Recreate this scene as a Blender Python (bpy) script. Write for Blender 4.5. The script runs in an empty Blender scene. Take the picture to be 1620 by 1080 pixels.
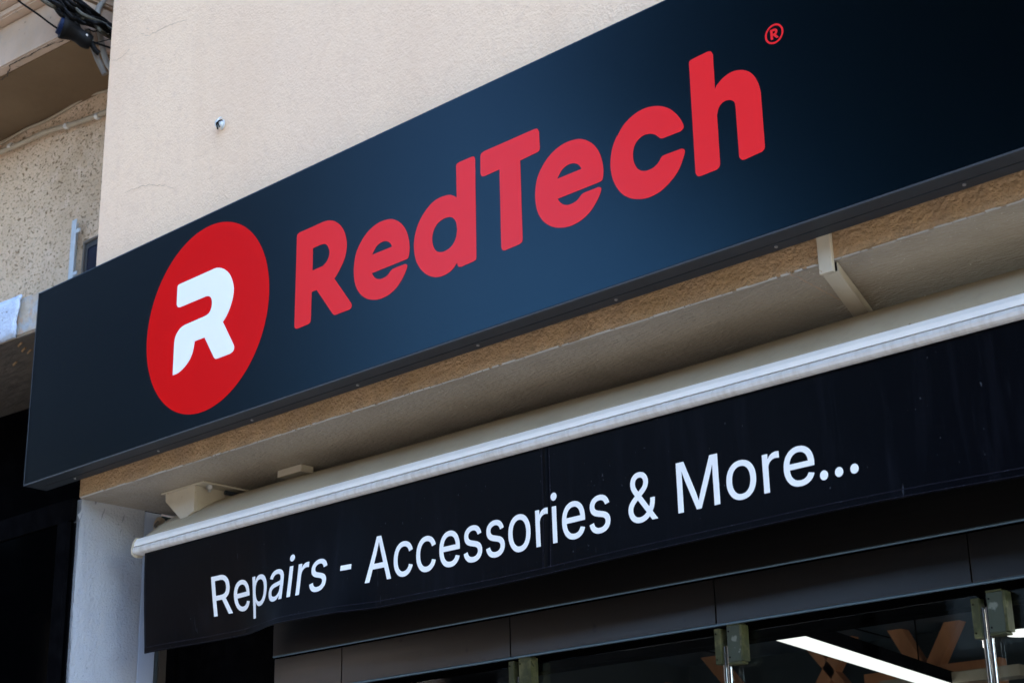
import bpy, bmesh, math, random
from mathutils import Matrix, Vector
R = math.radians
SC = bpy.context.scene
COL = SC.collection

# ---------------------------------------------------------------- camera
CAM_ROT = ((0.73453, 0.23963, 0.63486), (0.67823, -0.22937, -0.69813), (-0.02167, 0.94338, -0.33100))
FPX = 2596.4                      # focal length in pixels of a 1620 px wide picture
EYE = Vector((0, 0, 1.6))
cam = bpy.data.cameras.new('camera'); cam_ob = bpy.data.objects.new('camera', cam); COL.objects.link(cam_ob)
m3 = Matrix(CAM_ROT)
ex = m3.col[0].normalized(); ez = m3.col[2].normalized(); ey = ez.cross(ex).normalized(); ex = ey.cross(ez)
cam_ob.matrix_world = Matrix.Translation(EYE) @ Matrix((ex, ey, ez)).transposed().to_4x4()
cam.sensor_width = 36; cam.lens = FPX * 36 / 1620; cam.clip_start = .05; cam.clip_end = 500
cam.dof.use_dof = True; cam.dof.focus_distance = 4.6; cam.dof.aperture_fstop = 6.3
SC.camera = cam_ob

# ---------------------------------------------------------------- sky, sun, exposure
SUN_EL = R(58)    # the sun stands behind the shop: its front is in open shade
w = bpy.data.worlds.new('World'); SC.world = w; w.use_nodes = True
nt = w.node_tree; nt.nodes.clear()
sky = nt.nodes.new('ShaderNodeTexSky'); sky.sky_type = 'NISHITA'; sky.sun_disc = False
sky.sun_elevation = SUN_EL; sky.sun_rotation = R(78); sky.air_density = 1.0; sky.dust_density = 0.4; sky.ozone_density = 1.0
bg = nt.nodes.new('ShaderNodeBackground'); bg.inputs[1].default_value = .15
ow = nt.nodes.new('ShaderNodeOutputWorld')
nt.links.new(sky.outputs[0], bg.inputs[0]); nt.links.new(bg.outputs[0], ow.inputs[0])
sl = bpy.data.lights.new('sun', 'SUN'); sl.energy = 4.0; sl.angle = R(.5); sl.color = (1, .95, .87)
so = bpy.data.objects.new('sun', sl); COL.objects.link(so)
sd = Vector((math.cos(SUN_EL) * math.sin(R(78)), math.cos(SUN_EL) * math.cos(R(78)), math.sin(SUN_EL)))  # towards the sun
so.rotation_euler = sd.to_track_quat('Z', 'Y').to_euler()
SC.view_settings.view_transform = 'Standard'; SC.view_settings.look = 'None'; SC.view_settings.gamma = 1
SC.view_settings.exposure = 3.22
SC.cycles.max_bounces = 10; SC.cycles.transparent_max_bounces = 12


# ---------------------------------------------------------------- helpers
def tag(o, label=None, cat=None, group=None, kind=None):
    if label: o['label'] = label
    if cat: o['category'] = cat
    if group: o['group'] = group
    if kind: o['kind'] = kind
    return o

def empty(name, loc=(0, 0, 0)):
    o = bpy.data.objects.new(name, None); o.location = loc; o.empty_display_size = .1; COL.objects.link(o); return o

def link(name, bm, mat, parent=None, smooth=False):
    me = bpy.data.meshes.new(name)
    bmesh.ops.recalc_face_normals(bm, faces=bm.faces)
    bm.to_mesh(me); bm.free(); me.materials.append(mat)
    if smooth:
        for p in me.polygons: p.use_smooth = True
        try: me.set_sharp_from_angle(angle=R(38))
        except Exception: pass
    o = bpy.data.objects.new(name, me); COL.objects.link(o)
    if parent:
        o.parent = parent; o.matrix_parent_inverse = Matrix.Identity(4)
        o.location = -parent.location          # meshes are written in world metres
    return o

def sublink(name, bm, mat, parent_mesh, smooth=False):
    o = link(name, bm, mat, None, smooth); o.parent = parent_mesh; return o

def box(bm, x0, x1, y0, y1, z0, z1, bev=0, mat=None):
    c = [(x0, y0, z0), (x1, y0, z0), (x1, y1, z0), (x0, y1, z0), (x0, y0, z1), (x1, y0, z1), (x1, y1, z1), (x0, y1, z1)]
    if mat: c = [mat @ Vector(p) for p in c]
    v = [bm.verts.new(p) for p in c]
    fs = [bm.faces.new([v[i] for i in q]) for q in ((0, 3, 2, 1), (4, 5, 6, 7), (0, 1, 5, 4), (1, 2, 6, 5), (2, 3, 7, 6), (3, 0, 4, 7))]
    if bev:
        es = list({e for f in fs for e in f.edges})
        bmesh.ops.bevel(bm, geom=es, offset=bev, segments=2, profile=.6, affect='EDGES')
    return bm

def B(x0, x1, y0, y1, z0, z1, bev=0, mat=None):
    return box(bmesh.new(), x0, x1, y0, y1, z0, z1, bev, mat)

def hexa(bm, P):
    v = [bm.verts.new(p) for p in P]
    for q in ((0, 3, 2, 1), (4, 5, 6, 7), (0, 1, 5, 4), (1, 2, 6, 5), (2, 3, 7, 6), (3, 0, 4, 7)): bm.faces.new([v[i] for i in q])
    return bm

def tube(bm, pts, r, seg=12, smooth=True, cap=True):
    pts = [Vector(p) for p in pts]
    if smooth and len(pts) > 2:
        q = [2 * pts[0] - pts[1]] + pts + [2 * pts[-1] - pts[-2]]; o = []
        for i in range(1, len(q) - 2):
            a, b, c, d = q[i - 1:i + 3]
            for k in range(6):
                t = k / 6
                o.append(.5 * ((2 * b) + (-a + c) * t + (2 * a - 5 * b + 4 * c - d) * t * t + (-a + 3 * b - 3 * c + d) * t ** 3))
        o.append(pts[-1]); pts = o
    rr = r if callable(r) else (lambda t: r)
    rings = []; up = None
    for i, p in enumerate(pts):
        d = (pts[min(i + 1, len(pts) - 1)] - pts[max(i - 1, 0)]).normalized()
        if up is None: up = Vector((0, 0, 1)) if abs(d.z) < .9 else Vector((0, 1, 0))
        s = d.cross(up).normalized(); up = s.cross(d).normalized()
        R_ = rr(i / max(1, len(pts) - 1))
        rings.append([bm.verts.new(p + (s * math.cos(2 * math.pi * k / seg) + up * math.sin(2 * math.pi * k / seg)) * R_) for k in range(seg)])
    for a, b in zip(rings, rings[1:]):
        for k in range(seg): bm.faces.new((a[k], a[(k + 1) % seg], b[(k + 1) % seg], b[k]))
    if cap: bm.faces.new(rings[0][::-1]); bm.faces.new(rings[-1])
    return bm

def T(pts, r, seg=12, smooth=True):
    return tube(bmesh.new(), pts, r, seg, smooth)

def prism_x(bm, prof, x0, x1):
    """extrude a (y, z) outline along x"""
    a = [bm.verts.new((x0, y, z)) for y, z in prof]; b = [bm.verts.new((x1, y, z)) for y, z in prof]
    n = len(prof)
    for i in range(n): bm.faces.new((a[i], a[(i + 1) % n], b[(i + 1) % n], b[i]))
    bm.faces.new(a[::-1]); bm.faces.new(b); return bm

def flat_shape(contours, depth):
    """outline(s) in the x-z plane -> bmesh slab of a given thickness, front face at y = 0"""
    cu = bpy.data.curves.new('outline', 'CURVE'); cu.dimensions = '2D'; cu.fill_mode = 'BOTH'; cu.extrude = depth / 2
    for c in contours:
        sp = cu.splines.new('POLY'); sp.points.add(len(c) - 1); sp.use_cyclic_u = True
        for p, (x, z) in zip(sp.points, c): p.co = (x, z, 0, 1)
    ob = bpy.data.objects.new('outline', cu); COL.objects.link(ob)
    dg = bpy.context.evaluated_depsgraph_get(); dg.update()
    me = bpy.data.meshes.new_from_object(ob.evaluated_get(dg))
    bm = bmesh.new(); bm.from_mesh(me)
    bpy.data.objects.remove(ob); bpy.data.curves.remove(cu); bpy.data.meshes.remove(me)
    for v in bm.verts:
        x, z, d = v.co; v.co = (x, depth / 2 - d, z)
    bmesh.ops.remove_doubles(bm, verts=bm.verts, dist=1e-6)
    return bm

def parse(s, k): return [[(float(a) * k, float(b) * k) for a, b in (q.split(',') for q in c.split())] for c in s.split('|')]

def ray(px, py):
    return Vector(sum(CAM_ROT[i][j] * (px - 810, 540 - py, -FPX)[j] for j in range(3)) for i in range(3))
def at(px, py, y=None, z=None):          # where a point seen in the photo lies on a plane of known depth or height
    d = ray(px, py); t = y / d.y if y is not None else (z - EYE.z) / d.z
    return EYE + d * t

# ---------------------------------------------------------------- materials
def mat(name, col, rough=.6, metal=0, spec=.5, bump=None, spots=None, vary=None, coat=0, emit=None, coords='Object', tint=None, ior=1.5):
    """bump=[(scale, strength, detail)...]; spots=[(scale, lo, hi, colour, stretch)]; vary=(scale, colour, amount)"""
    m = bpy.data.materials.new(name); m.use_nodes = True; n = m.node_tree.nodes; l = m.node_tree.links
    b = n['Principled BSDF']
    b.inputs['Base Color'].default_value = (*col, 1); b.inputs['Roughness'].default_value = rough; b.inputs['Metallic'].default_value = metal
    b.inputs['Specular IOR Level'].default_value = spec; b.inputs['Coat Weight'].default_value = coat; b.inputs['Coat Roughness'].default_value = .15
    b.inputs['IOR'].default_value = ior
    if tint: b.inputs['Specular Tint'].default_value = (*tint, 1)
    if emit: b.inputs['Emission Color'].default_value = (*emit[0], 1); b.inputs['Emission Strength'].default_value = emit[1]
    tc = n.new('ShaderNodeTexCoord'); cur = None
    def mapped(st):
        mp = n.new('ShaderNodeMapping'); mp.inputs['Scale'].default_value = st; l.new(tc.outputs[coords], mp.inputs[0]); return mp.outputs[0]
    def noise(scale, detail=4, st=(1, 1, 1), rough_=.55):
        t = n.new('ShaderNodeTexNoise'); t.inputs['Scale'].default_value = scale; t.inputs['Detail'].default_value = detail
        t.inputs['Roughness'].default_value = rough_; l.new(mapped(st), t.inputs['Vector']); return t.outputs['Fac']
    def ramp(src, lo, hi):
        r = n.new('ShaderNodeMapRange'); r.inputs['From Min'].default_value = lo; r.inputs['From Max'].default_value = hi; l.new(src, r.inputs[0]); return r.outputs[0]
    def mixc(fac, a, bcol):
        x = n.new('ShaderNodeMix'); x.data_type = 'RGBA'; l.new(fac, x.inputs[0])
        if a is None: x.inputs[6].default_value = (*col, 1)
        else: l.new(a, x.inputs[6])
        x.inputs[7].default_value = (*bcol, 1); return x.outputs[2]
    for v in (vary or []):
        sc, c2, lo, hi = v[:4]; cur = mixc(ramp(noise(sc, 5, v[4] if len(v) > 4 else (1, 1, 1)), lo, hi), cur, c2)
    for s in (spots or []):
        sc, lo, hi, c2 = s[:4]; cur = mixc(ramp(noise(sc, 2, s[4] if len(s) > 4 else (1, 1, 1), .4), lo, hi), cur, c2)
    if cur is not None: l.new(cur, b.inputs['Base Color'])
    last = None
    for sc, st, de, *rest in (bump or []):
        bp = n.new('ShaderNodeBump'); bp.inputs['Strength'].default_value = st; bp.inputs['Distance'].default_value = rest[1] if len(rest) > 1 else .004
        src = noise(sc, de, rest[0] if rest and rest[0] else (1, 1, 1))
        if len(rest) > 2: src = ramp(src, *rest[2])
        l.new(src, bp.inputs['Height'])
        if last: l.new(last, bp.inputs['Normal'])
        last = bp.outputs[0]
    if last: l.new(last, b.inputs['Normal'])
    return m

M = {}
M['beige'] = mat('beige_render', (.88, .645, .44), .85, spec=.15, vary=[(1.3, (.82, .60, .425), .45, .8), (30, (.81, .585, .405), .5, .75), (2.5, (.81, .575, .385), .55, .8, (1, 1, .12))],
                 spots=[(150, .62, .85, (.74, .53, .36))], bump=[(125, .38, 3, None, .005), (45, .25, 3, None, .006)])
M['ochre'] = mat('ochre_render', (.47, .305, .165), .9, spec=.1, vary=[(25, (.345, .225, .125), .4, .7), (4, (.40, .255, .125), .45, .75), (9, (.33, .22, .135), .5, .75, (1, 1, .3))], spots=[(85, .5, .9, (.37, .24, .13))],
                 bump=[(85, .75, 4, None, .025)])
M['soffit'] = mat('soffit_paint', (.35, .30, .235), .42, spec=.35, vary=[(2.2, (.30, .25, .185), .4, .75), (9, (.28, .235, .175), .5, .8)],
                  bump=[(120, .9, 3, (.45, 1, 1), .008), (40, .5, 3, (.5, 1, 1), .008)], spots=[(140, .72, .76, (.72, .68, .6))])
M['reveal'] = mat('grey_render', (.36, .375, .39), .8, spec=.25, vary=[(3, (.33, .34, .36), .42, .7, (1, 1, .5)), (22, (.34, .35, .37), .5, .8)],
                  spots=[(70, .69, .75, (.25, .26, .28))], bump=[(120, .8, 3, None, .006), (14, .5, 4, (1, 1, .12), .012)])
M['reveal2'] = mat('smooth_blue_grey_paint', (.36, .42, .52), .6, bump=[(60, .1, 3)])
M['navy'] = mat('navy_sign_film', (.0095, .0205, .029), .24, metal=1, vary=[(300, (.011, .023, .032), .6, .9), (1.6, (.011, .023, .031), .5, .8)], bump=[(1.1, .02, 2, None, .01)], spots=[(70, .775, .785, (.001, .001, .002))])
M['trim'] = mat('dark_grey_aluminium', (.026, .032, .038), .5, ior=1.3, spec=.5, vary=[(9, (.036, .042, .048), .5, .8)], spots=[(60, .7, .76, (.02, .02, .02))])
M['red'] = mat('red_vinyl', (.68, .0018, .0015), .23, ior=1.20, spec=.5, tint=(.4, .75, 1.0))
M['red_letter'] = mat('red_letter_vinyl', (.78, .022, .024), .23, ior=1.20, spec=.5, tint=(.4, .75, 1.0))
M['white_vinyl'] = mat('white_vinyl', (.88, .89, .87), .55, spec=.25)
M['screw'] = mat('screw_head', (.45, .46, .47), .4, metal=.8)
M['alu'] = mat('white_lacquered_aluminium', (.95, .92, .85), .36, spec=.6, vary=[(5, (.80, .80, .78), .5, .8), (70, (.84, .82, .78), .62, .85, (.3, 1, 1))])
M['alu_shaded'] = mat('shaded_dusty_aluminium', (.66, .65, .62), .5, vary=[(60, (.52, .49, .44), .45, .75, (1, .2, .2)), (8, (.70, .70, .69), .5, .8)])
M['cream'] = mat('cream_lacquer', (.50, .44, .33), .45, vary=[(14, (.43, .375, .275), .5, .8)], spots=[(90, .73, .78, (.3, .2, .1))])
M['cream_cloth'] = mat('cream_awning_cloth', (.44, .37, .255), .8, vary=[(5, (.38, .31, .205), .45, .8), (40, (.39, .325, .225), .5, .9)],
                       bump=[(500, .15, 2, None, .001), (7, .3, 2, (.3, 1, 1), .006)], spots=[(60, .76, .8, (.2, .13, .07))])
M['black_cloth'] = mat('black_pvc_cloth', (.0011, .0013, .0024), .40, spec=.5, ior=1.13, vary=[(26, (.005, .0055, .0085), .55, .85, (1, 1, .1)), (90, (.006, .0066, .0095), .6, .9, (1, 1, .12))],
                       spots=[(120, .755, .80, (.045, .048, .055), (1, 1, .5)), (60, .765, .80, (.022, .024, .03), (1.6, 1, .15))], bump=[(7, .25, 3, (1, 1, .6), .006), (700, .08, 2, None, .001)])
M['stitch'] = mat('grey_stitching', (.055, .055, .065), .8, spots=[(240, .5, .58, (.2, .2, .21))])
M['hem'] = mat('hem_fold', (.008, .0075, .013), .6, ior=1.2, spots=[(160, .6, .68, (.03, .03, .042))])
M['steel'] = mat('brushed_dark_steel', (.072, .069, .067), .30, metal=1, vary=[(3, (.07, .066, .064), .4, .8, (.3, 1, 4)), (60, (.078, .073, .07), .5, .8, (.02, 1, 1))], bump=[(500, .10, 2, (.004, 1, 1), .001)],
                 spots=[(16, .73, .77, (.05, .05, .055))])
M['lip'] = mat('blue_grey_trim', (.10, .16, .20), .35, metal=.6)
M['black'] = mat('black_coat_and_shade', (.0016, .0016, .002), .8, ior=1.03, spec=.5, vary=[(20, (.004, .004, .0045), .4, .8)])
M['chrome'] = mat('chrome', (.42, .41, .40), .15, metal=1, bump=[(30, .05, 2)])
M['film'] = mat('green_protective_film', (.042, .046, .02), .5, spec=.2, vary=[(30, (.10, .10, .045), .48, .62), (18, (.07, .075, .025), .5, .75)], bump=[(50, .3, 3)], spots=[(60, .7, .74, (.03, .035, .015))])
M['film_grey'] = mat('grey_film_plate', (.05, .062, .045), .5, spec=.2, vary=[(22, (.15, .17, .14), .60, .64)], bump=[(40, .2, 3)])
M['nb_wall'] = mat('pitted_render', (.74, .57, .40), .9, spec=.1, vary=[(2.2, (.60, .45, .30), .42, .62), (7, (.62, .46, .31), .5, .7), (14, (.78, .61, .45), .5, .75)],
                   spots=[(58, .58, .74, (.32, .215, .12), (1, 1, 1.7)), (95, .60, .72, (.38, .27, .17)), (150, .66, .74, (.30, .20, .12))], bump=[(58, .8, 2, (1, 1, 1.7), .010, (.70, .62)), (90, .6, 4, None, .008), (18, .5, 3, None, .02)])
M['nb_trim'] = mat('old_cream_paint', (.52, .385, .285), .75, spec=.2, vary=[(4, (.44, .32, .22), .45, .75), (30, (.43, .34, .26), .5, .8)], spots=[(50, .72, .77, (.25, .19, .14))], bump=[(60, .3, 3)])
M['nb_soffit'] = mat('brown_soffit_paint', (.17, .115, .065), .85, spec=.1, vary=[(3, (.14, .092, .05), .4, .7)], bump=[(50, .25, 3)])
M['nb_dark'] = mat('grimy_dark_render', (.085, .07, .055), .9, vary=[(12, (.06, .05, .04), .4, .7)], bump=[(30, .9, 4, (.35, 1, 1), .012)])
M['patch'] = mat('pale_blue_paint', (.50, .58, .70), .7, vary=[(12, (.42, .49, .60), .5, .8)], spots=[(80, .66, .72, (.2, .2, .22))], bump=[(60, .8, 4, None, .008)])
M['plaster'] = mat('peeling_plaster', (.44, .38, .30), .9, vary=[(12, (.36, .38, .39), .48, .6), (25, (.46, .31, .20), .56, .7)], bump=[(30, .8, 4, None, .01)])
M['crack'] = mat('crack_shadow_line', (.46, .33, .23), .95)
M['edge_paint'] = mat('pale_paint_edge', (.46, .42, .36), .7)
M['crack_dark'] = mat('deep_crack', (.05, .04, .03), .95)
M['cable'] = mat('black_cable_sheath', (.003, .003, .003), .55, ior=1.2, vary=[(40, (.012, .010, .007), .62, .75)])
M['pipe'] = mat('cream_painted_pipe', (.40, .33, .23), .6, vary=[(18, (.33, .26, .17), .5, .8)], bump=[(40, .2, 3)])
M['clip'] = mat('white_pipe_clip', (.62, .60, .55), .55)
M['hose'] = mat('white_corrugated_hose', (.27, .255, .225), .6, spec=.2, bump=[(60, .5, 1)])
M['grey_pipe'] = mat('grey_plastic_pipe', (.14, .12, .095), .6)
M['blue_cap'] = mat('blue_plastic_cap', (.002, .009, .035), .5, ior=1.2)
M['cable_olive'] = mat('faded_olive_sheath', (.035, .032, .02), .6, vary=[(30, (.07, .065, .05), .5, .75)])
M['galv'] = mat('galvanised_steel', (.58, .63, .65), .45, metal=.35, vary=[(20, (.46, .49, .50), .5, .8)], spots=[(30, .72, .76, (.2, .13, .07))])
M['meter'] = mat('dark_meter_case', (.03, .028, .025), .5)
M['meter_glass'] = mat('dark_blue_window', (.002, .006, .02), .3, spec=.15)
M['vitrine'] = mat('black_glass', (.0004, .0005, .0007), .05, ior=1.04, bump=[(2.2, .05, 2)])
M['asphalt'] = mat('asphalt', (.055, .055, .058), .9, vary=[(3, (.045, .045, .047), .4, .7)], bump=[(90, .5, 4)])
M['paving'] = mat('pavement_concrete', (.33, .30, .27), .85, vary=[(4, (.27, .25, .22), .4, .7)], bump=[(40, .3, 4)])
M['brick'] = mat('dark_house_render', (.013, .011, .010), .95, ior=1.05, vary=[(2, (.010, .009, .008), .4, .7)])
M['roof'] = mat('roof_tile', (.14, .07, .045), .8)
M['win'] = mat('window_glass', (.01, .012, .015), .1)
M['leaf'] = mat('leaves', (.022, .034, .012), .8, spec=.1, vary=[(3, (.035, .05, .018), .45, .7)])
M['bark'] = mat('bark', (.09, .065, .045), .9)
M['room_ceiling'] = mat('blue_grey_ceiling', (.10, .14, .18), .7, vary=[(2, (.08, .115, .15), .4, .7)])
M['room_wall'] = mat('dark_slate_wall', (.05, .07, .08), .8)
M['timber'] = mat('orange_brown_timber', (.78, .34, .16), .6, vary=[(14, (.6, .25, .11), .4, .7, (1, 1, .2))])
M['lamp'] = mat('added_lamp_diffuser', (.9, .9, .9), .5, emit=((1, .96, .90), 3.5))
M['lamp_dim'] = mat('lit_soft_diffuser', (.8, .8, .8), .5, emit=((1, .99, .97), .16))
M['orange'] = mat('orange_red_card', (.42, .07, .02), .6, vary=[(9, (.30, .04, .015), .4, .7)])
M['green'] = mat('bright_leaves', (.22, .36, .03), .6)

# ================================================================ GROUND AND STREET
X0 = -4.887                      # left end of the shop building
tag(link('road', B(-80, 80, -80, 80, -.5, 0), M['asphalt']), kind='structure')
tag(link('pavement', B(-30, 30, 1.9, 14, 0.004, .13, .01), M['paving']), kind='structure')
tag(link('far_pavement', B(-60, 60, -8.5, -6.6, .004, .13, .01), M['paving']), kind='structure')

def house(x0, x1, h, y1, label, seed, depth=8, wall='brick'):
    rr = random.Random(seed); t = empty('town_house', ((x0 + x1) / 2, y1, .13)); tag(t, label, 'house', 'houses across the street')
    link('wall', B(x0, x1, y1 - depth, y1, .13, h), M[wall], t)
    rb = bmesh.new(); prism = [(y1 + .35, h + .002), (y1 - depth / 2, h + 1.1), (y1 - depth - .35, h + .002)]
    prism_x(rb, prism, x0 - .15, x1 + .15); link('roof', rb, M['roof'], t)
    n = max(2, int((x1 - x0) / 2.6)); fl = int((h - .5) / 3)
    for f in range(fl):
        for i in range(n):
            cx = x0 + (i + .5) * (x1 - x0) / n; z = 1.0 + f * 3
            fr = link('window', B(cx - .55, cx + .55, y1 + .003, y1 + .05, z, z + 1.5, .01), M['trim'], t)
            g = sublink('pane', B(cx - .47, cx + .47, y1 + .052, y1 + .056, z + .08, z + 1.42), M['win'], fr)
            if f == 0 and i == n // 2:
                link('door', B(cx + .8, cx + 1.7, y1 + .003, y1 + .06, .14, 2.3, .01), M['timber'], t)
    return t
house(-120, -74.2, 24, -8.5, 'last dark house closing the far end of the street', 7)
house(-74, -50.2, 21.5, -8.5, 'second dark house from the far end of the street', 8)
house(-50, -37.2, 22.5, -8.5, 'tall dark rendered house at the far left across the street', 1)
house(-37, -24.0, 22.0, -8.5, 'tall dark house across the street beside the low row', 2)
house(-23.8, -15.6, 6.4, -8.5, 'low pale house across the street next to the tall one', 3, wall='nb_trim')
house(-15.4, -9.2, 6.0, -8.5, 'narrow low dark house across the street beside the pale one', 6)
house(-9.0, 8, 6.8, -8.5, 'low dark house standing straight across the street', 4)
house(8.2, 24, 7.4, -8.5, 'dark house at the right across the street', 5)
def tree(x, y, h, r, label, seed):
    rr = random.Random(seed); t = empty('street_tree', (x, y, .13)); tag(t, label, 'tree', 'trees across the street')
    tb = bmesh.new(); tube(tb, [(x, y, .1), (x + .1, y, h * .3), (x - .05, y + .1, h * .55)], lambda t_: .2 - .1 * t_, 10)
    for k in range(6):
        a = k * 1.05 + rr.random(); tube(tb, [(x, y, h * .4), (x + math.cos(a) * r * .4, y + math.sin(a) * r * .4, h * .6), (x + math.cos(a) * r * .7, y + math.sin(a) * r * .7, h * .75)], lambda t_: .08 - .05 * t_, 7)
    link('trunk', tb, M['bark'], t, True)
    cb = bmesh.new(); cl = []
    while len(cl) < (90 if r > 4 else 30):
        p = Vector((rr.uniform(-1, 1), rr.uniform(-1, 1), rr.uniform(-1, 1)))
        if p.length < 1: cl.append((x + p.x * r, y + p.y * r * .7, h * .69 + p.z * h * .34, rr.uniform(.2, .34) * r))
    for (a, b_, c, q) in cl:
        for _ in range(190):
            d = Vector((rr.gauss(0, 1), rr.gauss(0, 1), rr.gauss(0, 1))).normalized() * q * rr.uniform(.5, 1)
            u = Vector((rr.gauss(0, 1), rr.gauss(0, 1), rr.gauss(0, 1))).normalized() * .05 * r; v = d.cross(u).normalized() * .035 * r
            p = Vector((a, b_, c)) + d
            cb.faces.new([cb.verts.new(s) for s in (p - u, p + v, p + u, p - v)])
    link('crown', cb, M['leaf'], t)
tree(-28.5, -7.6, 8.5, 2.6, 'bushy street tree before the tall house at the left', 11)
tree(-3.7, -7.2, 17.0, 6.4, 'very tall broad street tree straight across the street', 12)

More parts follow.
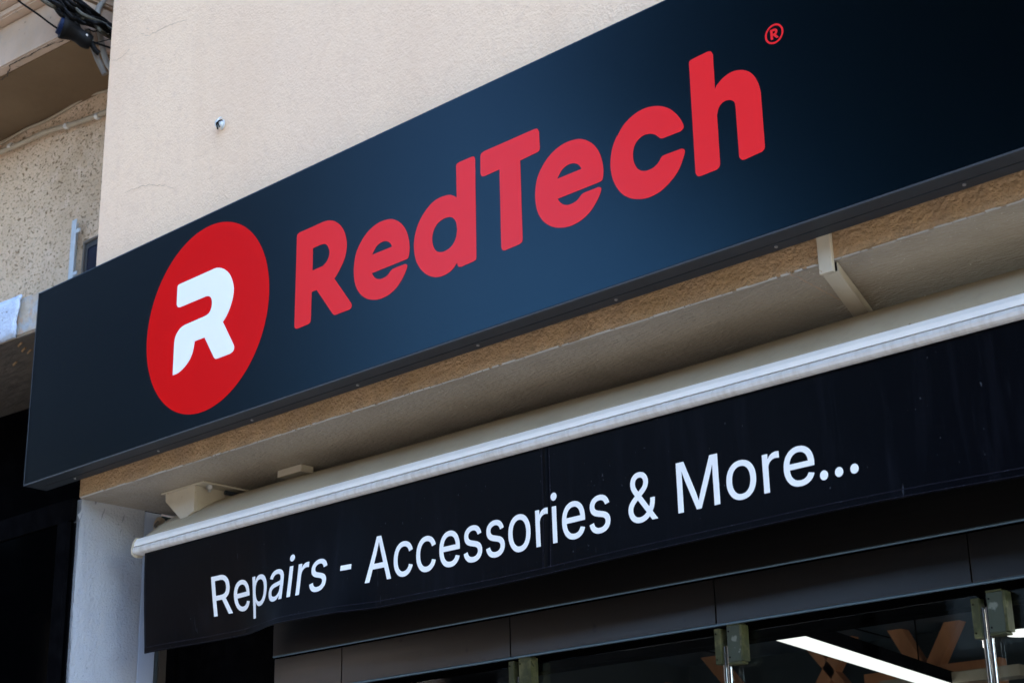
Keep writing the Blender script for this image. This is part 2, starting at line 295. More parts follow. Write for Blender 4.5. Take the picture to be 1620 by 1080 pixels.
# ---------------------------------------------------------------- outlines of the lettering (sign: 0.1 mm steps; valance: 1/1000 em)
SIGN_SHAPES = {
 'R': (-3.6128, 3.2824, "22,3036 27,3064 32,3092 44,3115 69,3131 101,3142 134,3152 750,3156 818,3158 886,3161 953,3163 1018,3164 1079,3165 1138,3166 1196,3166 1254,3163 1314,3159 1374,3152 1433,3144 1490,3132 1543,3118 1595,3102 1645,3083 1696,3060 1748,3032 1801,3000 1852,2964 1902,2926 1949,2885 1996,2840 2039,2793 2078,2746 2113,2699 2143,2651 2171,2603 2197,2553 2221,2502 2244,2450 2264,2396 2281,2340 2295,2283 2307,2224 2315,2163 2319,2101 2318,2037 2313,1971 2304,1905 2289,1842 2270,1780 2246,1721 2218,1662 2186,1605 2147,1547 2103,1489 2059,1434 2019,1386 1984,1347 1952,1314 1922,1285 1893,1258 1864,1233 1838,1211 1812,1191 1785,1169 1785,1168 2520,219 2538,188 2555,156 2566,126 2568,95 2563,65 2551,40 2528,24 2498,13 2467,2 1890,0 1861,3 1832,6 1804,15 1778,31 1752,52 1726,74 995,1024 769,1026 747,147 741,116 734,86 720,61 696,47 665,38 633,29 176,17 134,23 92,28 57,40 33,61 17,89 0,116|785,2441 1125,2442 1159,2441 1193,2440 1226,2438 1258,2434 1286,2428 1311,2421 1336,2412 1361,2399 1386,2382 1411,2362 1434,2340 1456,2314 1477,2284 1496,2250 1513,2215 1526,2182 1537,2151 1544,2121 1549,2091 1549,2061 1547,2029 1540,1997 1530,1965 1517,1935 1500,1905 1479,1876 1456,1848 1433,1824 1409,1804 1383,1788 1357,1773 1333,1760 1310,1749 1288,1740 1267,1731 1246,1723 785,1710"),
 'e': (-3.3483, 3.2797, "2160,907 2191,910 2223,911 2252,914 2277,923 2295,937 2308,953 2318,976 2327,1009 2337,1053 2345,1106 2350,1165 2351,1228 2347,1296 2339,1369 2327,1444 2311,1518 2292,1590 2269,1663 2242,1734 2210,1803 2174,1868 2133,1930 2089,1990 2041,2046 1990,2099 1934,2149 1877,2195 1819,2236 1762,2271 1704,2302 1644,2329 1578,2352 1505,2371 1427,2386 1346,2396 1266,2403 1188,2405 1111,2404 1033,2397 952,2383 865,2362 775,2334 686,2299 601,2257 520,2208 442,2151 369,2088 302,2022 240,1953 183,1879 133,1802 92,1720 60,1633 36,1541 20,1448 8,1355 1,1263 0,1171 4,1080 13,992 28,905 48,819 74,736 107,657 148,580 196,506 249,436 305,371 366,312 432,258 501,209 571,166 643,129 716,98 792,72 867,50 943,31 1020,15 1098,5 1178,0 1262,1 1349,7 1436,19 1519,36 1600,60 1679,91 1754,126 1824,164 1886,207 1942,254 1994,304 2042,352 2087,402 2128,453 2163,502 2193,547 2216,586 2234,621 2246,652 2253,679 2255,702 2252,720 2244,735 2233,748 2219,759 2200,767 2179,774 2160,782 1686,780 1662,774 1637,768 1612,760 1584,747 1554,725 1521,697 1485,669 1448,647 1408,631 1366,620 1322,612 1277,607 1230,606 1181,607 1133,613 1087,623 1044,639 1003,660 964,683 931,705 904,727 881,748 862,771 843,794 826,818 810,844 795,870 780,896|785,1469 803,1494 820,1519 839,1544 861,1570 885,1597 912,1626 941,1654 975,1678 1014,1698 1057,1717 1103,1731 1149,1741 1196,1746 1245,1746 1294,1741 1339,1733 1382,1719 1424,1700 1462,1679 1495,1658 1522,1636 1545,1612 1564,1589 1581,1565 1595,1543 1606,1520 1616,1498 1626,1475"),
 'd': (-3.0953, 3.2787, "1709,3129 1712,3155 1715,3181 1728,3202 1757,3215 1796,3223 1835,3231 2314,3229 2346,3224 2378,3218 2405,3206 2422,3183 2433,3153 2444,3124 2435,200 2432,168 2429,137 2415,112 2384,99 2342,91 2300,84 1862,63 1827,71 1792,79 1764,92 1745,113 1732,140 1720,167 1707,229 1583,119 1540,97 1498,73 1453,51 1401,33 1339,19 1271,8 1199,1 1127,0 1054,4 979,13 904,28 828,50 752,79 675,116 600,158 528,206 459,259 393,319 330,384 271,452 217,524 167,601 122,681 84,766 54,858 31,956 15,1055 4,1147 0,1230 1,1308 9,1384 24,1465 47,1553 78,1645 115,1736 159,1821 209,1899 266,1973 329,2043 398,2108 475,2172 559,2232 645,2286 730,2328 813,2358 895,2378 977,2390 1059,2396 1144,2397 1231,2390 1313,2379 1384,2367 1441,2352 1487,2335 1528,2315 1568,2293 1608,2268 1645,2240 1681,2212 1718,2184|1722,1197 1709,1138 1698,1079 1684,1021 1664,968 1636,920 1603,875 1566,834 1525,800 1478,772 1427,749 1373,733 1318,721 1262,714 1203,712 1145,715 1089,726 1033,743 978,768 926,798 881,833 844,875 813,922 788,974 767,1027 750,1081 738,1137 731,1195 731,1251 738,1306 752,1362 770,1415 794,1464 822,1508 855,1549 893,1585 935,1617 982,1643 1035,1665 1089,1682 1145,1694 1202,1701 1262,1704 1321,1701 1376,1693 1426,1681 1474,1663 1518,1640 1559,1611 1596,1576 1630,1534 1660,1488 1684,1438 1700,1382 1708,1321 1714,1259 1722,1197"),
 'T': (-2.8307, 3.2849, "6,3050 14,3080 21,3110 37,3134 66,3151 104,3162 141,3173 2021,3183 2056,3178 2092,3172 2122,3158 2145,3129 2163,3091 2181,3052 2195,2590 2190,2557 2186,2523 2174,2496 2149,2481 2117,2473 2084,2465 1480,2435 1492,161 1489,126 1485,90 1471,61 1441,42 1400,30 1359,17 858,0 825,8 792,16 764,31 746,58 734,92 722,126 714,2429 148,2415 112,2424 75,2433 45,2449 26,2477 13,2512 0,2546"),
 'c': (-2.3732, 3.2816, "2251,1435 2273,1446 2295,1456 2316,1468 2333,1481 2344,1494 2352,1508 2356,1525 2355,1549 2350,1579 2340,1616 2325,1657 2305,1702 2280,1754 2249,1810 2214,1869 2175,1927 2130,1986 2081,2046 2028,2104 1971,2158 1909,2208 1842,2255 1774,2298 1705,2335 1638,2366 1570,2391 1502,2412 1431,2429 1359,2444 1286,2456 1211,2463 1132,2463 1048,2457 960,2445 872,2426 786,2401 703,2368 620,2328 541,2283 469,2232 400,2168 335,2092 280,2023 243,1980 234,1980 247,2009 263,2037 260,2034 229,1987 182,1915 133,1830 93,1747 64,1663 41,1574 23,1485 10,1402 2,1327 0,1257 2,1188 8,1117 18,1042 31,966 50,888 75,810 108,729 147,646 191,564 240,487 295,416 355,348 421,286 490,230 563,181 642,139 723,103 806,72 891,45 977,23 1066,8 1157,0 1251,1 1349,9 1447,24 1542,49 1637,85 1731,131 1821,182 1902,233 1971,282 2031,333 2085,386 2135,443 2181,508 2223,579 2258,648 2288,707 2310,754 2326,793 2336,825 2342,854 2343,879 2338,899 2330,916 2319,931 2304,943 2285,952 2264,960 2244,968 1705,977 1685,972 1666,969 1646,962 1623,949 1599,924 1574,891 1545,857 1513,828 1477,804 1437,782 1394,763 1348,750 1298,742 1243,738 1189,738 1139,742 1095,750 1055,761 1017,776 980,796 943,820 906,849 872,883 841,921 814,966 790,1015 770,1068 755,1120 744,1171 738,1223 736,1274 737,1324 742,1372 750,1421 762,1466 778,1508 798,1547 822,1581 850,1613 884,1642 925,1669 971,1694 1021,1714 1069,1727 1118,1733 1168,1733 1217,1727 1264,1718 1310,1705 1356,1687 1399,1667 1438,1645 1471,1621 1500,1594 1526,1567 1550,1543 1570,1522 1587,1503 1602,1485 1619,1471 1638,1461 1658,1453 1677,1447 1697,1441"),
 'h': (-2.1108, 3.2864, "14,3126 18,3149 23,3172 36,3190 64,3200 100,3205 136,3210 595,3232 629,3224 663,3216 692,3200 713,3172 729,3136 745,3100 735,2134 794,2224 839,2256 883,2288 929,2319 979,2346 1037,2368 1101,2388 1166,2402 1229,2410 1290,2412 1350,2407 1410,2397 1469,2381 1529,2361 1589,2335 1647,2305 1700,2269 1749,2230 1794,2186 1835,2137 1872,2083 1906,2022 1936,1954 1963,1885 1985,1819 2001,1758 2012,1699 2022,1641 2032,1582 2028,159 2022,132 2017,106 2006,82 1987,65 1963,50 1939,36 1438,0 1411,6 1383,11 1357,23 1334,47 1314,78 1293,109 1293,1449 1289,1485 1286,1522 1280,1558 1267,1591 1242,1622 1211,1652 1175,1677 1137,1696 1096,1709 1052,1717 1007,1718 965,1713 924,1700 885,1680 849,1655 818,1624 794,1586 775,1540 759,1492 741,1446 733,148 724,115 715,83 701,56 678,38 650,24 621,11 150,5 117,10 84,16 55,29 34,57 17,93 0,129"),
 'logo': (-4.2195, 3.2842, "33,3049 44,3077 55,3105 78,3126 121,3134 176,3135 231,3136 1821,3152 1876,3154 1931,3156 1986,3157 2041,3154 2095,3147 2149,3138 2204,3125 2263,3106 2329,3081 2398,3050 2469,3014 2537,2972 2604,2923 2670,2868 2733,2808 2791,2744 2842,2676 2888,2603 2929,2528 2964,2454 2994,2380 3019,2306 3037,2232 3047,2159 3049,2089 3043,2020 3031,1951 3015,1882 2994,1810 2968,1737 2937,1665 2903,1595 2864,1527 2819,1460 2773,1397 2727,1341 2682,1294 2637,1255 2592,1218 2546,1180 3091,338 3121,290 3152,241 3169,194 3169,145 3156,97 3130,58 3085,34 3027,19 2969,5 2345,0 2307,5 2269,10 2234,21 2203,43 2175,71 2148,99 1624,891 1108,894 1072,705 1057,654 1042,602 1026,551 1003,499 974,448 940,396 901,346 854,297 797,250 733,203 664,160 594,121 523,88 450,59 376,35 302,16 228,6 152,3 77,3 2,2 0,1137 11,1183 22,1230 34,1276 52,1319 78,1359 108,1397 142,1433 178,1465 214,1495 253,1521 294,1545 337,1564 384,1578 434,1587 485,1595 536,1603 1453,1620 1509,1622 1566,1623 1622,1626 1673,1633 1720,1643 1764,1656 1805,1674 1840,1697 1869,1727 1893,1764 1913,1803 1928,1844 1938,1886 1943,1930 1944,1975 1941,2017 1935,2055 1925,2092 1911,2127 1893,2159 1870,2189 1843,2216 1812,2241 1779,2261 1744,2276 1707,2286 1668,2293 1630,2302 242,2301 192,2312 143,2323 102,2342 73,2374 53,2414 32,2453"),
}
GLYPHS = {
 'R': (449, "60.2,-2.2 58.3,-1.2 57.7,0.8 57.7,508.2 58.1,509.8 60.8,511.3 252.2,511 275.8,508.6 297.8,504.2 314.5,499.2 334.8,490.6 351.6,480.2 360.5,473.3 371.2,463.3 382.2,450.2 387.9,441.5 396.3,425.8 403.9,405.8 408.6,385.5 411,365.2 411,338.2 409.3,322.5 407,309.8 401.6,291.5 396.9,279.8 391.6,269.2 381.5,253.4 374.3,244.8 366.8,237.3 351.9,225.5 334.8,215.4 317.1,207.5 429.2,2.5 430.1,0.5 429.9,-0.8 427.2,-2.3 353.8,-2.3 351,-0.8 245.2,195.9 128.2,195.7 127.3,194.8 127.2,0.2 126.2,-1.7 124.2,-2.3|127.6,257.5 241.5,257.3 258.8,258.7 275.8,261.7 290.2,266.1 302.8,272.1 313.5,279.3 324,289.5 332.5,302 338.2,317.8 341,330.2 342.3,341.2 342.3,363.2 339.6,381.5 336.9,391.5 332.6,402.8 329.2,408.8 324,416.2 318.7,422.2 312.8,427.3 297.8,437.6 284.5,442.9 269.2,446.6 252.2,449 240.5,449.7 127.6,449.5"),
 'e': (404, "206.2,-10.2 185.8,-9 170.8,-6.6 149.5,-1.2 135.2,4.1 117.5,13.1 106.4,20.5 89.8,34.3 79.7,44.8 66.5,62.1 59.4,73.5 48.4,95.8 42.4,112.2 37,132.2 34.4,147.2 32,170.8 31.7,193.5 33,216.5 36.4,239.2 40.1,255.5 47.8,278.8 54.4,293.8 64.4,311.5 71.3,321.5 84.7,337.2 96.5,348.3 104.7,354.8 113.8,360.9 133.8,371.9 144.5,376.2 162.5,381.6 180.8,385 191.8,386 212.5,386.3 236.2,384 252.2,380.6 268.2,375.6 285.2,367.9 301.2,358.2 314.5,348 326.7,336.5 337.8,322.9 348.2,306.5 355.9,290.8 362.9,271.5 367.6,253.2 371.3,230.8 372.6,216.5 373.3,202.2 373.3,169.8 372.3,167.5 370.2,166.7 98.8,166.4 100.4,148.2 102.7,135.5 106.1,122.5 112.1,106.8 120.4,93.2 132.3,78.8 146.4,66.8 151.8,63.1 160.8,58.4 177.8,52.4 196.8,49 218.8,48.4 227.8,49 239.8,51 257.8,56.8 271.5,64.1 282.5,73.3 288.7,80.2 294.6,88.2 299.9,97.2 303.8,105.5 306.2,107.2 364.2,93.6 366.9,91.8 367.2,90.5 364.6,82.5 359.9,71.5 354.2,60.8 346.8,49.7 339.3,40.5 331.2,32 320.6,23.2 310.5,16.1 299.2,9.4 283.5,1.8 266.8,-3.6 249.8,-7.3 238.2,-9 219.8,-10.3|99.2,223.5 305.5,223.3 306.5,223.8 302.9,246.2 299.2,259.2 294.9,270.5 290.2,279.8 284.5,288.9 277,298.5 270,305.5 262.3,311.8 255.8,315.9 248.5,319.6 237.5,323.6 219.5,327 199.8,327.7 187.8,326.6 178.5,325 166.8,321.6 160.5,318.9 153.5,315.2 143.1,308.2 135.8,302.3 128.2,294.7 118.1,281.5 112.1,271.2 108.1,262.5 104.8,253.5 101.4,240.8 99,226.5"),
 'p': (424, "53.2,-145.2 51.3,-144.2 50.7,-142.2 50.7,378.2 51.1,379.8 53.8,381.3 111.2,381.3 113.2,380.7 114.3,378.2 114.3,322.2 115.2,321.3 117.1,321.8 135.3,347.5 147.5,359.7 158.5,367.9 169.2,374.6 177.8,378.6 189.2,382.2 199.2,384.3 214.2,386 233.5,386.3 245.2,385.6 261.8,383.3 274.8,380.2 286.2,376.6 298.3,371.5 314.2,362.9 330.8,350 342.3,338.5 353.5,324.9 366.2,305.2 372.2,293.5 376.9,281.8 384.2,258.2 389.6,230.5 391.3,215.5 392.3,195.8 391.6,167.2 389.6,147.2 384.6,120.8 380.9,107.2 372.2,83.3 360.2,61.8 348.7,45.8 342.2,38.3 331,27.2 322.6,20.2 305.5,8.8 292.8,2.4 274.5,-4.2 251.8,-9 233.5,-10.3 212.5,-9.6 197.2,-7.2 190.5,-5.6 178.5,-1.3 162.5,7.4 145.8,19.7 136.3,29.5 117.2,56.2 116.5,56.4 116.2,-142.8 115.2,-144.7 113.2,-145.3|215,49.5 224.2,49.3 236.8,50.4 245.8,52.1 258.2,56.1 265.8,59.8 274.3,65.2 283.8,72.7 293.3,82.2 301.6,93.2 306.6,101.5 310.9,110.2 316.6,125.2 320,137.5 323,152.5 325,168.8 325.7,180.8 325,209.2 323,225.5 319.9,240.8 316.6,252.8 310.9,267.5 306.2,276.8 298.9,288.5 291.7,297.5 284.8,304.3 272.9,313.5 267.8,316.6 257.2,321.6 247.5,324.6 236.8,326.6 224.5,327.7 203.5,326.6 189.2,323.6 181.5,320.9 170.5,315.6 161.7,309.8 152.5,302 146.7,295.8 140.8,288.2 134.1,277.5 129.1,267.2 124.4,254.8 118.4,229.2 116.7,216.8 115.3,197.5 116,168.2 118.4,148.8 120.7,137.2 124.4,123.2 127.4,114.8 133.8,101.2 139.8,91.5 147.3,81.5 153.5,75 162.7,67.2 173.2,60.4 182.2,56.1 192.2,52.8 203.8,50.4"),
 'a': (389, "153.8,-11.2 143.8,-10.6 126.5,-8 111.2,-3.9 93.4,2.8 80.5,9.8 66.8,19.7 58.7,27.5 50.2,37.7 41.8,50.5 35.1,64.5 30.1,81.8 28.7,90.2 27.7,103.5 28.4,122.2 30.8,135.8 34.8,148.8 38.1,156.5 42.4,164.2 49,172.8 56.8,181 71.5,191.9 89.2,201.3 99.5,205.6 119.2,211.9 138.8,216.3 166.5,221 243.5,230.4 254.2,232.8 264.2,237.1 267.5,239.3 270.6,242.8 272.6,246.8 273.6,252.2 273.7,262.2 272.6,272.2 268.6,288.2 264.6,296.8 259.3,304.5 252.2,311.7 245.2,316.6 234.2,322.2 225.2,325.2 215.2,327.3 201.8,328.7 184.5,328.3 169.8,326.3 156.2,322.6 139.8,315.2 128.2,307.3 118.3,298.2 107.8,283.8 102.2,273.5 99.8,271.8 43.8,287.8 40.1,289.2 38.9,291.5 44.5,304.6 50.1,315.2 55.5,323.6 64,334.5 71.8,342.7 87.4,355.5 96.5,361.6 111.2,369.3 123.5,374.2 140.8,379.6 156.2,383 172.2,385.3 186.5,386.3 202.2,386.3 216.8,385.3 230.2,383.3 250.8,378.6 264.5,373.9 280.8,365.9 297.5,354.7 306.3,346.5 316.6,333.8 327.6,314.2 333.6,298.2 337.3,280.8 339.3,257.8 339.3,0.5 338.2,-1.7 336.2,-2.3 277.8,-2.3 275.8,-1.7 274.7,0.8 274.7,48.8 273.8,49.6 265.8,37.4 253.3,23.2 244.3,14.8 229.8,5.4 210.2,-3.2 190.2,-8.6 172.2,-11|164,47.5 175.5,47.4 192.2,49 203.5,51.4 215.5,55.4 227.2,61.1 237.3,67.8 244.7,73.8 254.7,84.5 260.9,93.8 265.9,103.5 270.2,114.8 272.6,125.2 273.7,134.5 273.5,184.9 262.2,180.4 236.8,174.7 211.2,170 181.5,166.6 164.2,164 139.2,158.2 130.5,155.2 117.2,148.2 108.2,141.3 104,136.8 100.4,131.5 97.4,124.8 95,115.2 94.3,108.8 94.4,100.5 95.8,90.5 97.8,83.8 102.4,75.2 106,70.5 112.2,64.7 117.2,61.1 126.2,56.1 134.8,52.8 143.8,50.4 154.5,48.4"),
 'i': (167, "53.2,-2.2 51.3,-1.2 50.7,0.8 50.7,378.5 51.8,380.7 53.8,381.3 113.5,381.3 115.7,380.2 116.3,378.2 116.3,0.5 115.2,-1.7 113.2,-2.3|80.2,440.8 72.2,442.1 62.2,446.1 55.8,450.3 48.7,456.8 44.1,462.8 41.4,468.2 39,477.2 38.7,486.2 40.1,493.8 44.1,503.5 49,510.2 55.8,516.7 62.2,520.9 72.2,524.9 80.5,526.3 87.2,526.3 96.5,524.6 106.2,520.6 112.2,516.7 118.7,510.2 122.6,504.5 126.6,495.2 128.3,486.2 128.3,479.8 126.6,470.8 123.2,462.8 118.7,456.5 112.2,450.3 106.2,446.4 96.5,442.4 87.2,440.7"),
 'r': (259, "53.2,-2.2 51.3,-1.2 50.7,0.8 50.7,378.2 51.1,379.8 53.8,381.3 111.2,381.3 113.2,380.7 114.3,378.2 114.5,326.4 123.1,341.5 132,352.5 138.8,359.3 150.7,368.8 164.8,376.9 180.8,382.9 196.5,386.3 208.8,387.3 220.5,387.3 228.5,386.4 243.8,385.9 245.3,383.2 245.3,322.8 244.2,320.3 242.8,319.9 216.8,323.3 201.8,323.7 187.2,322 170.5,317.6 161.2,313.6 154.8,309.9 141.8,300 131.5,288.3 124.7,276.8 119.1,261.2 117,250.2 116.3,242.2 116.2,0.2 115.2,-1.7 113.2,-2.3"),
 's': (365, "173.5,-10.2 162.5,-9.6 145.8,-7.6 127.8,-4 116.8,-0.9 109.2,1.8 95.8,8.1 83.5,15.8 76.7,20.8 67.3,29.2 60.3,36.5 51.8,47.8 47.1,55.5 41.1,68.2 37.4,78.5 34,92.2 34.2,94.9 36.8,96.6 93.8,109.2 95.2,108.7 96.2,107.2 99.1,97.5 103.7,86.5 111.2,74.7 119.2,66.3 130.8,58.4 143.8,52.8 161.2,48.7 175.8,47.3 186.2,47.3 199.8,48.4 217.2,51.8 231,56.8 243.3,64.2 254,73.8 259.9,81.8 262.6,87.2 265.3,97.2 265.3,109.2 262.6,119.5 257.6,128.5 251.8,135 241.8,141.9 232.2,146.6 219.5,150.9 152.5,166.8 129.5,173.1 113.8,178.8 103.5,183.4 92.5,189.4 82.1,196.5 74.2,203 64.2,213.4 58.4,221.5 51.1,236.2 46,255.2 44.7,270.5 45,283.5 46.7,295.2 49.1,304.8 53.1,315.5 58.8,326.5 66,336.8 75.5,347 85.4,355.5 94.2,361.6 106.5,368.6 122.2,375.6 141.8,381.6 158.2,384.6 172.5,386 194.8,386.3 206.2,385.6 231.5,381.6 248.5,376.6 261.5,371.2 268.5,367.6 276.9,362.2 285.8,355.3 300.7,340.5 312.6,323.2 321.9,303.8 326.2,290.5 325.7,288.8 323.2,287.4 268.2,274.8 265.8,276.5 259.2,291.5 251,303.8 241.2,314.7 230.8,321.6 218.5,326.6 204.2,329.6 191.5,330.7 171.2,329.6 156.8,326.6 149.8,324.2 138.5,318.9 131.8,314.9 126.5,310.7 120,303.5 114.4,293.8 111.7,283.2 111.7,270.5 114.4,259.8 119.4,251.2 124.5,245.3 133.2,239.4 145.5,233.4 163.5,227.4 221.8,213.2 252.2,204.9 274.5,195.9 285.2,190.2 292.9,185.2 300.8,179 313.7,165.8 319.9,157.2 325.2,147.2 329.9,134.2 332,124.8 333.3,110.5 333,96.8 331.3,85.2 329.2,76.5 324.9,64.5 318.6,52.5 309.5,40.1 304.2,34 296.2,26.3 283.8,16.8 271.8,9.4 260.5,3.8 245.8,-1.2 232.2,-4.9 217.8,-7.6 201.5,-9.6"),
 'A': (480, "16.2,-2.2 14.8,-1.7 13.9,-0.2 15.1,4.2 141.2,349.8 198.8,509.5 200.2,510.9 201.8,511.3 275.2,511.3 276.8,510.9 278.2,509.5 421.9,118.8 463.9,4.2 465.1,0.5 464.9,-0.8 462.2,-2.3 395.8,-2.3 393,-0.8 342.5,139.6 136.5,139.7 135.4,138.5 87,-0.8 84.2,-2.3|157.9,201.5 320.5,201.7 281.8,310.8 257.8,384.2 238.8,446.9 219.9,385.2 193.9,303.8"),
 'c': (396, "201.5,-10.2 182.8,-9 159.8,-4.6 145.8,-0.2 127.8,7.4 114.8,14.8 98.2,27.3 86.8,38 73.3,53.5 65.4,64.5 54.4,83.2 48.4,95.8 40.1,119.8 36.7,134.2 33,158.2 31.7,180.8 32,203.5 34.4,227.8 37,243.2 43.4,266.8 48.4,280.2 59.4,302.2 67.4,314.8 80.7,331.8 88,339.5 98.8,349.3 115.8,361.9 127.8,368.6 145.8,376.2 159.8,380.6 180.5,384.6 193.8,386 214.8,386.3 239.8,384 260.5,379.2 284.8,369.9 297.2,363.6 311.6,354.2 321.8,345.7 329.7,337.8 345.6,318.2 351.9,307.8 357.6,296.2 362.6,282.8 364.2,277.5 363.9,276.2 361.2,274.4 303.2,259.8 300.9,261.5 296.9,272.5 292.6,281.2 280,298.8 272.8,306 265.5,311.6 257.8,316.2 248.5,320.6 233.5,324.9 223.5,326.6 212.2,327.7 196.8,327.3 184.8,325.6 173.8,322.9 161.5,317.9 152.2,312.6 143.2,305.7 134,296.8 125.2,285.9 119.1,276.5 113.1,264.8 107.4,249.8 101.4,224.8 99.7,213.2 98.3,194.8 98.3,179.5 100,159.2 103,142.2 106.4,128.8 110.4,116.8 116.8,103.2 124.8,90.4 133.7,79.5 143.2,70.3 152.2,63.4 161.5,58.1 173.8,53.1 188.5,49.7 203.2,48.3 220.5,49 236.2,52.1 253.8,58.4 267.9,66.5 278,74.8 288.6,87.8 295.3,99.8 301.8,117.2 303.5,119 305.8,118.9 362.2,104.6 364.5,103.3 365.2,101.5 361.2,89.5 355.6,76.2 350.2,66.2 342.8,54.7 332.3,41.5 321.5,30.7 307.2,19.1 296.2,12.1 284.3,5.8 271.8,0.4 257.8,-4.2 247.8,-6.6 233.2,-9 214.8,-10.3"),
 'o': (415, "201.5,-10.2 182.8,-9 168.8,-6.6 150.8,-1.9 134.2,4.4 117.5,13.1 105.4,21.5 90.3,34.5 79.3,46.2 71.2,56.4 59.8,73.5 50.1,92.2 43.4,109.2 37,132.5 34.4,147.5 32,171.2 31.7,193.5 32.7,213.2 34.7,230.2 38.4,249.2 44.1,268.8 50.1,283.8 59.4,302.2 67.5,314.9 80.7,331.8 96.8,347.7 108.1,356.5 119.8,364.2 137.2,372.9 158.5,380.2 172.2,383.3 193.5,386 211.8,386.3 231.8,385 244.8,383 265.8,377.6 279.5,372.6 298.5,362.9 307.9,356.5 319.2,347.7 336,330.8 349.6,312.8 356.2,301.5 366.6,280.2 371.6,266.8 378,243.2 380.6,227.8 383,203.8 383.3,180.8 382.3,161.8 380.3,145.2 375.2,121.2 370.6,106.2 361.9,85.8 349.9,64.2 341.7,52.5 328.2,37 317.8,27.3 300.2,14.1 289,7.8 269.8,-0.2 255.2,-4.6 234.2,-8.6 220.5,-10|202.3,48.5 211.2,48.3 226.2,49.7 237.5,52.1 248.5,55.8 256.2,59.4 269.3,68.2 275.3,73.2 285,83.2 289.9,89.5 297.2,101.2 302.9,112.8 307.6,125.5 313.6,150.5 316,168.2 316.7,179.5 316.7,194.8 315.3,212.8 313.6,224.5 309.9,241.5 305.2,256.5 301.9,264.8 294.2,279.8 289.5,286.9 282.3,295.8 275.2,303 262.9,312.5 256.2,316.6 245.8,321.2 233.5,324.9 223.8,326.6 211.2,327.7 196.8,327.3 188.5,326.3 178.5,324.2 166.5,320.2 158.8,316.6 145.7,307.8 131.3,293.8 125.1,285.8 117.8,274.2 113.1,264.8 107.4,249.8 103.7,236.2 101,222.8 98.3,194.8 98.3,179.5 99.7,161.8 101.4,150.5 105.1,133.5 109.8,118.5 113.1,110.5 116.8,103.2 124.8,90.4 131,82.5 140.5,72.7 152.1,63.5 158.8,59.4 166.5,55.8 178.5,51.8 190.8,49.4"),
 'M': (628, "60.2,-2.2 58.3,-1.2 57.7,0.8 57.7,508.2 58.5,510.3 60.8,511.3 151.2,511.3 152.8,510.9 154.2,509.5 212.8,357.5 284.9,173.2 299.6,128.8 313.4,83.5 314.8,80.6 334.8,143.8 348.8,184.8 390.6,292.2 473.8,509.5 475.2,510.9 476.8,511.3 567.2,511.3 569.3,510.5 570.3,508.2 570.3,0.8 569.5,-1.3 567.2,-2.3 504.8,-2.3 502.8,-1.7 501.7,0.5 501.7,328.5 502.7,346.2 503.5,418.3 479.6,348.8 460.9,297.5 344.2,-0.5 342.8,-1.9 341.2,-2.3 286.8,-2.3 284.8,-1.7 283.1,1.2 228.6,139.2 167.8,290.5 146.8,348.8 122.5,420 123.3,348.5 124.3,329.8 124.3,0.5 123.2,-1.7 121.2,-2.3"),
 '&': (448, "189.8,-9.2 172.8,-8.3 160.2,-6.6 140.2,-2.2 126.8,2.1 112,8.5 100.2,14.8 91.1,20.5 77.5,31 68.3,39.8 56.8,53.7 51.1,62.5 43.4,77.2 36.8,95.5 34.4,105.5 32,122.2 31.7,138.2 33.4,154.8 37.1,170.8 42.4,184.8 45.4,190.8 52.5,201.9 66,218.8 83.5,236.7 131.8,275.8 110.2,303.1 95.8,323.5 84.4,344.2 77.4,363.2 73.4,383.8 72.7,392.5 73,408.2 75,422.5 76.8,429.8 80.1,440.2 84.8,451.3 93.4,465.8 101.5,476 113.5,487.7 122.2,494.2 132.2,500.6 148.2,507.6 167.5,512.6 186.5,515 207.2,515.3 218.2,514.6 232.5,512.6 251.8,507.6 267.8,500.6 279.9,492.8 288.8,485.7 298,476.5 304.8,467.9 313.9,453.8 317.3,447.2 322.2,433.8 324.3,425.5 326.3,408.8 326.3,398.8 325.3,388.8 321.9,373.8 314.6,355.5 309.6,345.8 303.8,336.7 297,328.2 286.5,317 272.8,304 257.3,291.2 222.5,265.2 327.5,137.9 331.2,145.2 337.2,160.5 342,177.5 345,194.8 346.3,209.2 346.7,223.5 347.3,225.2 349.8,226.3 407.2,226.3 409.7,225.2 410.3,223.5 410.3,214.2 409,192.2 406,170.2 401.6,151.2 396.2,135.5 386.6,113.2 379.6,100.5 369.8,86.5 439.7,1.5 440.1,0.2 439.2,-1.7 437.2,-2.3 364.8,-2.3 363.2,-1.9 328.2,39.2 313.6,26.8 299.2,17.4 286.8,11.1 271.5,4.8 251.5,-1.6 232.5,-6 209.2,-9|186.7,48.5 197.8,48.4 215.8,50.4 229.2,53.4 243.2,58.1 257.5,64.8 269.8,72.1 281.9,80.8 288.8,86.8 171.2,227.1 147.1,209.2 132.8,197.3 123.7,188.2 113.4,175.2 105.7,162.2 101.8,151.2 99.4,135.8 99.7,122.2 102.4,107.5 108.4,92.5 115,82.5 124.8,72.3 138.8,62.1 144.5,58.7 151.5,55.8 167.2,51 176.5,49.4|182.8,313.5 184.9,314.5 217.6,338.8 234.5,352.7 242.7,361.2 250.6,371.8 254.2,378.8 257.2,387.5 259.6,401.2 259.3,411.8 256.6,423.5 252.6,431.8 246.7,440.2 239.6,447.2 235.5,450.2 229.8,453.3 220.5,456.6 205.5,458.6 193.2,458.3 180.2,455.6 168.2,450.6 157.5,443.3 151.2,436.3 144.7,425.5 141.4,416.2 139.4,403.2 139.7,390.5 142.1,377.5 145.8,366.8 149.1,360.2 160.1,342.8 171.2,327.7"),
 '-': (453, "114.2,185.8 112.3,186.8 111.7,188.8 111.7,243.2 112.3,245.2 114.2,246.2 336.2,246.3 338.2,245.7 339.2,243.8 339.3,188.8 338.7,186.8 336.8,185.8"),
